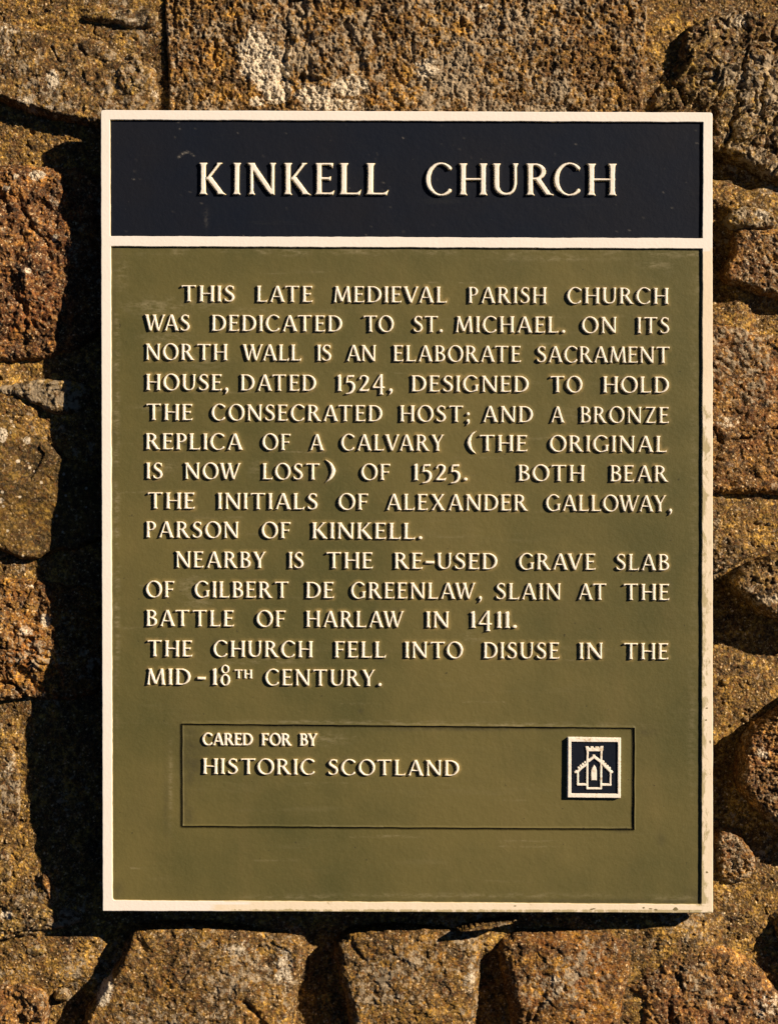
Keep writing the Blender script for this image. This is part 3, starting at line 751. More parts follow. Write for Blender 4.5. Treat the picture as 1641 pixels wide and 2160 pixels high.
OUT = [(213, 232), (1502, 237), (1503, 1926), (217, 1922)]
TIT = [(232.5, 252.5), (1482.5, 257.5), (1481, 502.5), (233.5, 498)]
MAI = [(234.5, 519.5), (1481, 524.5), (1478.5, 1908), (238, 1899)]

def loop_of(q, r, wob, seed, n=90):
    """rounded, slightly uneven outline of a quad, clockwise from the top left"""
    pts = []
    for i in range(4):
        a = Vector(q[i]); b = Vector(q[(i + 1) % 4]); z = Vector(q[i - 1])
        d1 = (a - z).normalized(); d2 = (b - a).normalized()
        ri = r[i]
        for t in (0, .33, .66, 1):
            p = a - d1 * ri * (1 - t) ** 2 + d2 * ri * t ** 2 if ri > 0 else a
            if ri > 0 or t == 0: pts.append((p.x, p.y))
        L = (b - a).length
        rn = r[(i + 1) % 4]
        m = max(4, int(L / 7))
        for k in range(1, m):
            t = k / m
            if t * L < ri * 1.3 or (1 - t) * L < rn * 1.3: continue
            p = a + d2 * t * L
            nrm = Vector((d2.y, -d2.x))
            w_ = wob * float(perlin(np.array([t * L / 11.0 + seed]), np.array([i * 7.7]), 3)[0]) + wob * 1.2 * float(perlin(np.array([t * L / 60.0 + seed]), np.array([i * 3.7]), 4)[0])
            p = p + nrm * w_
            pts.append((p.x, p.y))
    return pts

def offset_loop(pts, d):
    n = len(pts); out = []
    for i in range(n):
        a = Vector(pts[i - 1]); b = Vector(pts[(i + 1) % n])
        t = (b - a).normalized(); nn = Vector((-t.y, t.x))      # to the inside for clockwise-on-screen loops
        out.append((pts[i][0] + nn.x * d, pts[i][1] + nn.y * d))
    return out

def frame_mesh():
    o0 = loop_of(OUT, [6, 6, 2, 2], .35, 1); o1 = offset_loop(o0, 1.3)
    t0 = loop_of(TIT, [1, 1, 1, 2], .5, 5); t1 = offset_loop(t0, -1.0)
    m0 = loop_of(MAI, [1, 1, 5, 6], .55, 9); m1 = offset_loop(m0, -1.0)
    verts, faces, mi = [], [], []
    def add(loop, d):
        k = len(verts); verts.extend([(x, y, d) for x, y in loop]); return k
    ko1 = add(o1, 0); kt1 = add(t1, 0); km1 = add(m1, 0)
    tess = tessellate_polygon([[Vector((x, y, 0)) for x, y in l] for l in (o1, t1, m1)])
    for t in tess:
        a, b, c = [verts[i] for i in t]
        cr = (b[0] - a[0]) * (c[1] - a[1]) - (b[1] - a[1]) * (c[0] - a[0])
        faces.append(t if cr < 0 else (t[0], t[2], t[1])); mi.append(0)
    def strip(ka, kb, n, flip, mat):
        for i in range(n):
            j = (i + 1) % n
            f = (ka + i, ka + j, kb + j, kb + i)
            faces.append(f[::-1] if flip else f); mi.append(mat)
    n = len(o0)
    ko0 = add(o0, 1.4); ko2 = add(o0, 30); ko3 = add(offset_loop(o0, 8), 30)
    strip(ko1, ko0, n, False, 0); strip(ko0, ko2, n, False, 1); strip(ko2, ko3, n, False, 1)
    n = len(t0); kt0 = add(t0, 1.0); kt2 = add(offset_loop(t0, .7), 9)
    strip(kt1, kt0, n, True, 0); strip(kt0, kt2, n, True, 1)
    n = len(m0); km0 = add(m0, 1.0); km2 = add(offset_loop(m0, .7), 9)
    strip(km1, km0, n, True, 0); strip(km0, km2, n, True, 1)
    me = bpy.data.meshes.new('border')
    me.from_pydata([W(*v) for v in verts], [], faces)
    me.materials.append(M_FRAME); me.materials.append(M_UNDER)
    me.polygons.foreach_set('material_index', mi)
    # worn paint masks
    v = np.array(verts); x, y = v[:, 0], v[:, 1]
    me.update()
    return me
bm_frame = frame_mesh()
# the masks need resolution the triangulated face lacks: subdivide the long faces of the worn sides
import bmesh
bm = bmesh.new(); bm.from_mesh(bm_frame)
for _ in range(3):
    bmesh.ops.subdivide_edges(bm, edges=[e for e in bm.edges if e.calc_length() > 24 * S], cuts=1, use_grid_fill=False)
bmesh.ops.triangulate(bm, faces=[f for f in bm.faces if len(f.verts) > 4])
bm.to_mesh(bm_frame); bm.free()
nv = len(bm_frame.vertices); cc = np.empty(nv * 3, np.float32); bm_frame.vertices.foreach_get('co', cc); cc = cc.reshape(-1, 3)
fx = cc[:, 0] / S + CX; fy = CY - cc[:, 2] / S
wearf = np.maximum(sstep(470, 476, fx) * (fy > 1890), sstep(525, 532, fy + (fx - 1480) * .3) * (fx > 1470) * (.55 + .45 * sstep(600, 800, fy)))
scf = np.zeros(nv)
scf = np.maximum(scf, (fx > 480) * (fy > 1890) * np.where(fy > 1919, .66, .34))
scf = np.maximum(scf, (fx > 1470) * (fy > 850) * np.where(fx < 1487, .60, .36))
chf = np.zeros(nv)
for k, v in (('wear', wearf), ('scuff', scf), ('chip', chf)):
    a = bm_frame.attributes.new(k, 'FLOAT', 'POINT'); a.data.foreach_set('value', v.astype(np.float32))
border = plink('border', bm_frame)

# flakes where the cream paint has come off the border (thin craters of bare undercoat)
def flake_mesh(cx_, cy_, ra, rb, seed):
    r_ = random.Random(seed); n = 11
    ring_ = [(cx_ + ra * math.cos(2 * math.pi * i / n) * r_.uniform(.6, 1.15), cy_ + rb * math.sin(2 * math.pi * i / n) * r_.uniform(.6, 1.15)) for i in range(n)]
    vs = [(cx_, cy_, -.12)] + [(x, y, -.10) for x, y in ring_] + [(cx_ + (x - cx_) * 1.06, cy_ + (y - cy_) * 1.06, .3) for x, y in ring_]
    fs = [(0, 1 + (i + 1) % n, 1 + i) for i in range(n)] + [(1 + i, 1 + (i + 1) % n, 1 + n + (i + 1) % n, 1 + n + i) for i in range(n)]
    me = bpy.data.meshes.new('bare_spot'); me.from_pydata([W(*v) for v in vs], [], fs); me.materials.append(M_CHIP); return me
M_CHIP = paint_mat('bare_undercoat', lambda g: g.mix(g.noise(300, 4, .6), (.13, .105, .05), (.26, .22, .12)), .6)
for i, (a, b, ra, rb) in enumerate([(1424, 1918, 6, 4), (1383, 1919, 5, 2), (1372, 1917, 5, 1.5), (1357, 1915, 3, 2), (1252, 1917, 5, 1.5), (1247, 1918, 3, 2), (1086, 1911, 3, 1.5), (1453, 1922, 2, 2),
                                    (1490, 1494, 3, 2), (1488, 1519, 3, 2), (1497, 1565, 1.6, 4), (1490, 1840, 3.5, 2.2), (1497, 1633, 1, 1)]):
    plink('bare_spot', flake_mesh(a, b, ra, rb, i))

# ------------------------------------------------------------------ glyphs: each capital as strokes of varying width
Wd, Th = .165, .082
def P_(pts): return ('p', pts)
def stem(cx_, y0=0., y1=1., w=Wd, sb=.055, st=.055):
    h = w / 2
    L = [(-h - sb, y0), (-h - sb * .8, y0 + .03), (-h - sb * .25, y0 + .07), (-h, y0 + .14), (-h, y1 - .14), (-h - st * .25, y1 - .07), (-h - st * .8, y1 - .03), (-h - st, y1)]
    R = [(-a, b) for a, b in L[::-1]]
    return P_([(cx_ + a, b) for a, b in L + R])
def diag(x0, y0, x1, y1, w, s0=.05, s1=.05):
    a = math.atan2(abs(y1 - y0), abs(x1 - x0)); h = w / 2 / math.sin(a)
    def pt(t, o): return (x0 + (x1 - x0) * t + o, y0 + (y1 - y0) * t)
    L = [pt(0, -h - s0), pt(.05, -h - s0 * .45), pt(.14, -h), pt(.86, -h), pt(.95, -h - s1 * .45), pt(1, -h - s1)]
    R = [pt(1, h + s1), pt(.95, h + s1 * .45), pt(.86, h), pt(.14, h), pt(.05, h + s0 * .45), pt(0, h + s0)]
    return P_(L + R)
def bar(x0, x1, y, h=Th): return P_([(x0, y - h / 2), (x1, y - h / 2), (x1, y + h / 2), (x0, y + h / 2)])
def arm(x0, x1, yt, h=Th, down=.10, up=0.0):
    """horizontal arm whose top edge is yt, ending in a beak down and/or up"""
    return P_([(x0, yt), (x1 - .10, yt), (x1 - .03, yt + up * .4), (x1 + .01, yt + up), (x1 - .01, yt - h - down * .2), (x1 - .02, yt - h - down), (x1 - .055, yt - h - down * .45), (x1 - .13, yt - h), (x0, yt - h)])
def armb(x0, x1, yb, h=Th, up=.10):
    return P_([(x0, yb), (x1 - .02, yb), (x1 + .035, yb + h + up), (x1 - .02, yb + h + up * .45), (x1 - .12, yb + h), (x0, yb + h)])
def arc(cx_, cy_, rx, ry, a0, a1, thick, thin, n=46, k0=0.):
    pts = []
    for i in range(n + 1):
        a = math.radians(a0 + (a1 - a0) * i / n)
        w = thin + (thick - thin) * abs(math.cos(a - k0)) ** 1.5
        pts.append((cx_ + (rx - w / 2) * math.cos(a), cy_ + (ry - w / 2) * math.sin(a), w / 2))
    return ('s', pts)
def stroke(pts, n=9):
    out = []
    P = [pts[0]] + list(pts) + [pts[-1]]
    for i in range(1, len(P) - 2):
        for k in range(n):
            t = k / n; r = []
            for c in range(3):
                a, b, c2, d = P[i - 1][c], P[i][c], P[i + 1][c], P[i + 2][c]
                r.append(.5 * (2 * b + (c2 - a) * t + (2 * a - 5 * b + 4 * c2 - d) * t * t + (-a + 3 * b - 3 * c2 + d) * t ** 3))
            out.append((r[0], r[1], r[2] / 2))
    out.append((pts[-1][0], pts[-1][1], pts[-1][2] / 2))
    return ('s', out)

G = {}
G['I'] = (.27, [stem(.135)])
G['H'] = (.88, [stem(.135), stem(.745), bar(.13, .75, .5)])
G['E'] = (.64, [stem(.135), arm(.1, .59, 1.0), arm(.1, .52, .555, down=.05, up=.05), armb(.1, .61, 0)])
G['F'] = (.60, [stem(.135), arm(.1, .59, 1.0), arm(.1, .52, .535, down=.05, up=.05)])
G['L'] = (.66, [stem(.135), armb(.1, .62, 0, up=.13)])
G['T'] = (.88, [stem(.44, st=0), arm(.4, .84, 1.0, down=.08), P_([(.44, 1), (.10, 1), (-.01, .985), (.05, 1 - Th - .10), (.085, 1 - Th - .04), (.15, 1 - Th), (.44, 1 - Th)])])
G['N'] = (.93, [stem(.135, w=.11), stem(.80, w=.11, sb=0), diag(.10, 1, .80, 0, .165, .03, -.03)])
G['M'] = (1.04, [diag(.19, 1, .095, 0, .10, .0), diag(.17, 1, .50, .06, .165, .02, 0), diag(.50, .06, .84, 1, .095, 0, .02), diag(.83, 1, .92, 0, .165, .0, .045)])
G['A'] = (.90, [diag(.43, 1, .095, 0, .09, 0.01, .055), diag(.45, 1, .79, 0, .17, -.01, .055), bar(.2, .68, .33, .075)])
G['V'] = (.90, [diag(.11, 1, .45, 0, .17, .055, -.03), diag(.45, 0, .80, 1, .09, 0, .055)])
G['W'] = (1.26, [diag(.10, 1, .36, 0, .165, .05, -.03), diag(.36, 0, .64, 1, .085, 0, .02), diag(.56, 1, .83, 0, .165, .04, -.03), diag(.83, 0, 1.16, 1, .085, 0, .055)])
G['K'] = (.82, [stem(.135), diag(.24, .46, .66, 1, .085, 0, .06), diag(.30, .56, .72, 0, .165, 0, .06)])
G['X'] = (.88, [diag(.14, 1, .73, 0, .165, .055), diag(.11, 0, .73, 1, .085, .055)])
G['Y'] = (.84, [diag(.13, 1, .42, .44, .165, .055, 0), diag(.42, .44, .72, 1, .085, 0, .055), stem(.42, 0, .56, st=0)])
G['Z'] = (.76, [arm(.3, .69, 1, down=0), P_([(.35, 1), (.08, 1), (.05, .80), (.09, .87), (.16, 1 - Th), (.35, 1 - Th)]), armb(.08, .70, 0, up=.09), diag(.64, 1, .13, 0, .13, 0, 0)])
G['O'] = (.96, [arc(.48, .5, .48, .53, 0, 360, .165, .085, 60, .25)])
G['Q'] = G['O']
G['C'] = (.86, [arc(.48, .5, .48, .53, 48, 312, .165, .08), P_([(.78, .93), (.80, .76), (.745, .80), (.70, .885)]), P_([(.82, .16), (.80, .22), (.74, .135), (.72, .06)])])
G['G'] = (.92, [arc(.48, .5, .48, .53, 48, 300, .165, .08), P_([(.78, .93), (.80, .76), (.745, .80), (.70, .885)]), stem(.785, .06, .45, .14, 0, .06), P_([(.66, 0.01), (.86, .07), (.86, .14), (.70, .10)])])
G['D'] = (.86, [stem(.135), arc(.34, .5, .51, .5, -90, 90, .165, .08), bar(.12, .36, .96, .08), bar(.12, .36, .04, .08)])
G['B'] = (.66, [stem(.135), arc(.30, .76, .29, .24, -90, 90, .15, .075), arc(.31, .275, .345, .275, -90, 90, .16, .08), bar(.12, .32, .962, .076), bar(.12, .32, .54, .07), bar(.12, .33, .04, .08)])
G['P'] = (.62, [stem(.135), arc(.28, .72, .33, .28, -90, 90, .16, .075), bar(.12, .30, .962, .076), bar(.12, .30, .478, .075)])
G['R'] = (.82, [stem(.135), arc(.28, .74, .33, .26, -90, 90, .155, .075), bar(.12, .30, .962, .076), bar(.12, .34, .517, .075), diag(.34, .54, .70, 0, .16, 0, .0), P_([(.58, .0), (.84, .0), (.84, .035), (.74, .07), (.66, .16)])])
G['S'] = (.62, [stroke([(.515, .82, .06), (.47, .91, .08), (.34, .965, .085), (.20, .93, .10), (.115, .80, .13), (.155, .66, .155), (.31, .54, .17), (.46, .42, .165), (.515, .27, .15), (.46, .12, .12), (.32, .04, .09), (.17, .055, .085), (.09, .15, .06)]),
                P_([(.50, .98), (.53, .98), (.56, .76), (.50, .78), (.45, .90)]), P_([(.06, .02), (.03, .24), (.08, .22), (.15, .08)])])
G['U'] = (.84, [stem(.135, .36, 1, sb=0), stem(.715, .34, 1, w=.105, sb=0), stroke([(.135, .40, .165), (.15, .24, .16), (.24, .10, .13), (.40, .04, .095), (.56, .075, .09), (.675, .20, .095), (.715, .40, .105)])])
G['1'] = (.28, [stem(.16, st=0), P_([(.09, 1.), (.22, 1.04), (.22, .9), (.09, .86), (.01, .90)])])
G['2'] = (.62, [stroke([(.10, .76, .10), (.15, .90, .10), (.30, .955, .10), (.45, .88, .14), (.48, .72, .155), (.40, .50, .14), (.24, .26, .11), (.10, .07, .09)]), armb(.06, .56, 0, .12, .08)])
G['5'] = (.60, [P_([(.16, .98), (.52, 1.0), (.50, .86), (.20, .86)]), diag(.13, .52, .18, .96, .09, 0, 0), stroke([(.13, .53, .09), (.30, .58, .12), (.45, .47, .155), (.50, .28, .165), (.44, .05, .15), (.30, -.10, .12), (.10, -.15, .08)])])
G['4'] = (.72, [stem(.47, -.2, 1.06, .15, .05, 0), diag(.05, .27, .45, 1.02, .085, 0, 0), bar(.02, .66, .24, .11)])
G['8'] = (.62, [arc(.30, .98, .255, .27, 0, 360, .12, .075, 40), arc(.31, .32, .30, .36, 0, 360, .155, .085, 46), ])
G['.'] = (.24, [('s', [(.12, .09, .105)])])
G[','] = (.24, [('s', [(.12, .09, .10)]), stroke([(.16, .08, .13), (.15, -.06, .10), (.04, -.20, .04)])])
G[';'] = (.24, [('s', [(.12, .09, .10)]), ('s', [(.12, .50, .10)]), stroke([(.16, .08, .13), (.15, -.06, .10), (.04, -.20, .04)])])
G['-'] = (.50, [bar(.0, .50, .42, .17)])
G['('] = (.42, [stroke([(.42, 1.24, .03), (.22, 1.02, .10), (.11, .68, .16), (.11, .42, .17), (.22, .08, .11), (.42, -.16, .03)])])
G[')'] = (.42, [stroke([(.0, 1.24, .03), (.20, 1.02, .10), (.31, .68, .16), (.31, .42, .17), (.20, .08, .11), (.0, -.16, .03)])])

def shape_sdf(X, Y, shapes):
    d = np.full(X.shape, -1e9)
    for k, pts in shapes:
        if k == 'p': d = np.maximum(d, poly_sdf(X, Y, pts))
        else:
            for (a, b, r) in pts: d = np.maximum(d, r - np.hypot(X - a, Y - b))
    return d

def glyph_grid(ch, H, step, pad=2.5):
    w, shapes = G[ch]
    X, Y = np.meshgrid(np.arange(-pad - .02 * H, w * H + pad + .02 * H, step), np.arange(-.32 * H - pad, 1.30 * H + pad, step))
    return X, Y, shape_sdf(X / H, Y / H, shapes) * H

_gm = {}
def glyph_mesh(ch, H, relief, step=.8, slope=1.5, bold=.35, var=0):
    """relief casting of one character; local x right, y = depth, z up, origin on the baseline"""
    key = (ch, H, relief, bold, var)
    if key in _gm: return _gm[key]
    X, Y, d = glyph_grid(ch, H, step)
    d = d + bold + .55 * fbm(X + var * 37, Y + ord(ch) * 13, 5.5, 3, 3, .6)
    h = np.clip(d / slope, -1, 1)
    h = np.where(h > 0, relief * (1 - (1 - np.minimum(h, 1)) ** 2.8), h * 2.5)
    h = h + np.where(d > slope, .18 * fbm(X, Y + ord(ch) * 9, 6, 2, 5), 0)
    m = d > -step * 1.6
    keep = m[:-1, :-1] & m[1:, 1:] & m[1:, :-1] & m[:-1, 1:]
    ny, nx = X.shape; idx = np.arange(nx * ny).reshape(ny, nx)
    q = np.stack([idx[:-1, :-1], idx[:-1, 1:], idx[1:, 1:], idx[1:, :-1]], -1)[keep]
    used = np.unique(q); rm = np.full(nx * ny, -1); rm[used] = np.arange(len(used))
    co = np.stack([X.ravel()[used] * S, -h.ravel()[used] * S, Y.ravel()[used] * S], -1)
    q = rm[q]
    hm = h.ravel()[used]
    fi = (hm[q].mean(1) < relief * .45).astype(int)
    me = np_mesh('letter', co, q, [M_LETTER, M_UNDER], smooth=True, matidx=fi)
    _gm[key] = me
    return me

KERN = {'AT': -.15, 'TA': -.15, 'AV': -.17, 'VA': -.17, 'AW': -.15, 'WA': -.15, 'LT': -.08, 'AY': -.12, 'LA': -.04, 'TO': -.08, 'OT': -.05, 'RY': -.06, 'LV': -.12, 'TT': .0, 'BY': -.04, 'OW': -.07, 'EV': -.05, 'IV': 0, 'RA': -.03, 'GA': -.02, 'CA': -.03, 'LO': -.04}
CH = []     # every character placed: ch, x, y (baseline), H, sx, relief, slope, bold, field depth

def set_word(txt, x0, x1, y0l, slope, H, relief, depth, bold=.12, sxmax=1.12):
    ws = [G[c][0] for c in txt]; ks = [KERN.get(txt[i:i + 2], 0) for i in range(len(txt) - 1)]
    tot = sum(ws) * H; n = len(txt) - 1
    gap = ((x1 - x0) - tot - sum(ks) * H) / max(n, 1) if n else 0
    lo, hi = -.01 * H, .14 * H
    g2 = min(max(gap, lo), hi) if n else 0
    sx = ((x1 - x0) - n * g2 - sum(ks) * H) / tot
    x = x0
    for i, c in enumerate(txt):
        CH.append(dict(c=c, x=x, y=y0l + (x - 305) * slope, H=H, sx=sx, relief=relief, slope=slope, bold=bold, depth=depth))
        x += ws[i] * H * sx + g2 + (ks[i] * H if i < n else 0)

LINES = [
 (635.5, 641.5, [('THIS', 382, 495.5), ('LATE', 541, 660), ('MEDIEVAL', 703, 943.5), ('PARISH', 987, 1152.5), ('CHURCH', 1195, 1410)]),
 (697.5, 703.5, [('WAS', 305.5, 401), ('DEDICATED', 446, 722), ('TO', 766, 830.5), ('ST.', 871, 934), ('MICHAEL.', 960, 1192), ('ON', 1226, 1301), ('ITS', 1343, 1412)]),
 (759, 766, [('NORTH', 306.5, 480), ('WALL', 511.5, 636), ('IS', 668, 699.6), ('AN', 730, 793.5), ('ELABORATE', 829, 1099), ('SACRAMENT', 1131, 1413)]),
 (823, 829, [('HOUSE,', 307.5, 482), ('DATED', 507, 667), ('1524,', 709.5, 828.5), ('DESIGNED', 867, 1115), ('TO', 1159.5, 1228), ('HOLD', 1270.5, 1411)]),
 (886, 893, [('THE', 308, 407), ('CONSECRATED', 446, 806.5), ('HOST;', 843, 991), ('AND', 1017, 1124), ('A', 1160.5, 1190), ('BRONZE', 1223, 1411)]),
 (948, 954, [('REPLICA', 307, 512), ('OF', 553, 613), ('A', 653, 683), ('CALVARY', 719, 937), ('(', 984, 1004), ('THE', 1010, 1112.5), ('ORIGINAL', 1158, 1407)]),
 (1010, 1016.5, [('IS', 308, 344), ('NOW', 389, 508), ('LOST', 553, 675), (')', 686, 708), ('OF', 761, 823), ('1525.', 870.5, 986.5), ('BOTH', 1092, 1233), ('BEAR', 1286, 1408.5)]),
 (1073, 1079.5, [('THE', 311, 411.5), ('INITIALS', 458.5, 670.5), ('OF', 713, 776.5), ('ALEXANDER', 814, 1112.5), ('GALLOWAY,', 1150.5, 1417.5)]),
 (1134, 1141, [('PARSON', 307.5, 504), ('OF', 551, 613), ('KINKELL.', 657.5, 891)]),
 (1197, 1203.5, [('NEARBY', 370, 562), ('IS', 608, 641), ('THE', 687.5, 787), ('RE-USED', 831, 1049), ('GRAVE', 1093, 1256.5), ('SLAB', 1298, 1411)]),
 (1260, 1266.5, [('OF', 307.5, 368), ('GILBERT', 410, 610), ('DE', 644.5, 705), ('GREENLAW,', 739.5, 1016.5), ('SLAIN', 1045, 1183), ('AT', 1218.5, 1279.5), ('THE', 1314, 1412)]),
 (1321, 1327, [('BATTLE', 308, 494), ('OF', 540.5, 602.5), ('HARLAW', 645, 852), ('IN', 897.5, 947.5), ('1411.', 990.5, 1090.5)]),
 (1385, 1391.5, [('THE', 310.5, 406.5), ('CHURCH', 449.5, 660), ('FELL', 705, 814.5), ('INTO', 853, 976.5), ('DISUSE', 1018.5, 1180), ('IN', 1220, 1272), ('THE', 1314, 1410)]),
 (1444.5, 1451.5, [('MID', 309, 402.5), ('-', 416, 434), ('1', 446, 458), ('8', 464, 486), ('CENTURY.', 559, 805)]),
]
for yl, yr, words in LINES:
    sl = (yr - yl) / (1411 - 305)
    for w_, a, b in words:
        set_word(w_, a, b, yl, sl, 34.5, 5.4, 5.3)
# superscript TH and the two small footer lines, on the inset plate
CH += [dict(c='T', x=495, y=1431 - .3, H=17.5, sx=1.08, relief=3.4, slope=.006, bold=.75, depth=5.3), dict(c='H', x=514.5, y=1431, H=17.5, sx=1.12, relief=3.4, slope=.006, bold=.75, depth=5.3)]
for w_, a, b in (('CARED', 427, 533), ('FOR', 551.5, 614), ('BY', 632.5, 669.5)):
    set_word(w_, a, b, 1571.3, .006, 25, 4.6, 6.8, bold=.95)
for w_, a, b in (('HISTORIC', 427, 665), ('SCOTLAND', 691, 968.5)):
    set_word(w_, a, b, 1632, .0082, 33, 5.4, 6.8)
TITLE = [('K', 419.5, 475), ('I', 490.6, 507.8), ('N', 522, 584), ('K', 598, 653.5), ('E', 664, 706), ('L', 715, 763), ('L', 770.5, 820.5),
         ('C', 896.6, 955), ('H', 967, 1028), ('U', 1038, 1095), ('R', 1108.6, 1166), ('C', 1167.7, 1226.5), ('H', 1237, 1300.5)]
for c, a, b in TITLE:
    sl = .0024
    CH.append(dict(c=c, x=a, y=410.5 + (a - 419) * sl, H=68.0, sx=(b - a) / (G[c][0] * 68.0), relief=6.6, slope=sl, bold=-.15, depth=5.4))

def kind_of(c):
    return {'.': 'full_stop', ',': 'comma', ';': 'semicolon', '-': 'hyphen', '(': 'bracket', ')': 'bracket'}.get(c, 'digit' if c.isdigit() else 'letter')

letters = [k for k in CH if kind_of(k['c']) == 'letter']
letters.sort(key=lambda k: -(k['H'] * k['H'] * G[k['c']][0] * k['sx']))
single = letters[:300]; rest = letters[300:]
print('characters', len(CH), 'letters', len(letters))
vr = random.Random(3)
def place_char(k):
    me = glyph_mesh(k['c'], k['H'], k['relief'], step=1.2 if k['H'] > 50 else .9, slope=1.6 if k['H'] > 50 else 1.3, bold=k['bold'], var=vr.randrange(3))
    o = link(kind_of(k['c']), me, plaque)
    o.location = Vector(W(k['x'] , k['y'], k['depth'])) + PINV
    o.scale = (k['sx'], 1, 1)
    o.rotation_euler = (0, math.atan(k['slope']) + math.radians(vr.uniform(-.5, .5)), 0)
    return o
for k in single: place_char(k)
for k in CH:
    if kind_of(k['c']) != 'letter': place_char(k)
# the remaining smallest letters as one part
cos, qs, mis, off = [], [], [], 0
for k in rest:
    me = glyph_mesh(k['c'], k['H'], k['relief'], step=.9, bold=k['bold'], var=vr.randrange(3))
    n = len(me.vertices); c_ = np.empty(n * 3, np.float32); me.vertices.foreach_get('co', c_); c_ = c_.reshape(-1, 3)
    nl = len(me.loops); l_ = np.empty(nl, np.int32); me.loops.foreach_get('vertex_index', l_)
    m_ = np.empty(len(me.polygons), np.int32); me.polygons.foreach_get('material_index', m_)
    bx_, by_, bz_ = W(k['x'], k['y'], k['depth'])
    X_ = c_[:, 0] * k['sx']; Z_ = c_[:, 2] - X_ * k['slope']
    cos.append(np.stack([X_ + bx_, c_[:, 1] + by_, Z_ + bz_], -1)); qs.append(l_.reshape(-1, 4) + off); mis.append(m_); off += n
if rest:
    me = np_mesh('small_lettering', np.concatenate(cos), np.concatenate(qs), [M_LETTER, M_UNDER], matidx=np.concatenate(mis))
    o = plink('small_lettering', me); o['kind'] = 'stuff'

# ------------------------------------------------------------------ painted fields
def char_mask(X, Y, chars, grow, soft):
    m = np.zeros(X.shape)
    for k in chars:
        w = G[k['c']][0] * k['H'] * k['sx']
        x0, x1 = k['x'] - 12, k['x'] + w + 12; y0, y1 = k['y'] - 1.3 * k['H'] - 8, k['y'] + .35 * k['H'] + 8
        c_ = np.where((X[0] > x0) & (X[0] < x1))[0]; r_ = np.where((Y[:, 0] > y0) & (Y[:, 0] < y1))[0]
        if not len(c_) or not len(r_): continue
        sl = (slice(r_[0], r_[-1] + 1), slice(c_[0], c_[-1] + 1))
        xx = (X[sl] - k['x']) / k['sx'] / k['H']; yy = (k['y'] + (X[sl] - k['x']) * k['slope'] - Y[sl]) / k['H']
        d = shape_sdf(xx, yy, [s if s[0] == 'p' else (s[0], s[1][::4]) for s in G[k['c']][1]]) * k['H']
        m[sl] = np.maximum(m[sl], sstep(-grow - soft, -grow, d))
    return m

IN = [(381.5, 1527.5), (1340.5, 1536), (1339, 1751.5), (379.5, 1745.5)]
def rx_of(t): return t
def field_grid(quad, us, vs):
    U, V = np.meshgrid(us, vs)
    return lerp_quad(quad, U, V)
# main panel: lines of the grid are bent so that the joint of the inset plate follows grid lines
L_, R_, T_, B_ = 234.0, 1481.0, 520.0, 1904.0
gl, gr, gt, gb = 2.6, 4.6, 2.8, 2.6         # joint width left, right, top, bottom
xl = sorted(set([L_] + list(np.arange(L_ + 3, 378, 3)) + [380.0, 380.0 + gl] + list(np.arange(386, 1333, 3.)) + [1340.0 - gr, 1340.0] + list(np.arange(1343, R_, 3)) + [R_]))
yl_ = sorted(set([T_] + list(np.arange(T_ + 3, 1528, 3)) + [1531.0, 1531.0 + gt] + list(np.arange(1537, 1743, 3.)) + [1748.5 - gb, 1748.5] + list(np.arange(1752, B_, 3)) + [B_]))
xl = np.array(xl); yl_ = np.array(yl_)
XX, YY = np.meshgrid(xl, yl_)
tx = (XX - 858) / 1250.0
slope_y = np.interp(YY, [T_, 1531, 1748.5, B_], [5 / 1247., 8.5 / 959, 6 / 959., 9 / 1240.])
slope_x = np.interp(YY, [T_, B_], [0, 0])
lean = np.interp(XX, [L_, 380, 1340, R_], [1.0, 1.0, -.4, -.8])
XW = XX + np.interp(YY, [T_, B_], [0, 3.5]) * lean * np.where(XX < 400, 1, 1)
YW = YY + slope_y * (XX - 860)
XW = XW + .9 * fbm(XX, YY, 40, 3, 101); YW = YW + .9 * fbm(XX, YY, 40, 3, 103)
inside = (xl[:-1][None, :] >= 380 - .01) & (xl[1:][None, :] <= 1340 + .01) & ((yl_[:-1][:, None] >= 1531 - .01) & (yl_[1:][:, None] <= 1748.5 + .01))
inner = (xl[:-1][None, :] >= 380 + gl - .01) & (xl[1:][None, :] <= 1340 - gr + .01) & ((yl_[:-1][:, None] >= 1531 + gt - .01) & (yl_[1:][:, None] <= 1748.5 - gb + .01))
body_chars = [k for k in CH if k['depth'] == 5.3]; foot_chars = [k for k in CH if k['depth'] == 6.8]
halo = char_mask(XW, YW, body_chars + foot_chars, 1.5, 6.0)
halo = halo * (.35 + .9 * sstep(-.25, .35, fbm(XW, YW, 120, 3, 81)))
wr = np.zeros(XX.shape)
wr = np.maximum(wr, .95 * np.exp(-((XW - 246) / 6) ** 2) * sstep(560, 760, YW) * sstep(1700, 1250, YW) * sstep(-.3, .2, fbm(XW * 3, YW, 60, 3, 83)))
wr = np.maximum(wr, .8 * np.exp(-((YW - 530 - (XW - 240) * .004) / 7) ** 2) * sstep(-.2, .3, fbm(XW, YW * 3, 80, 3, 84)))
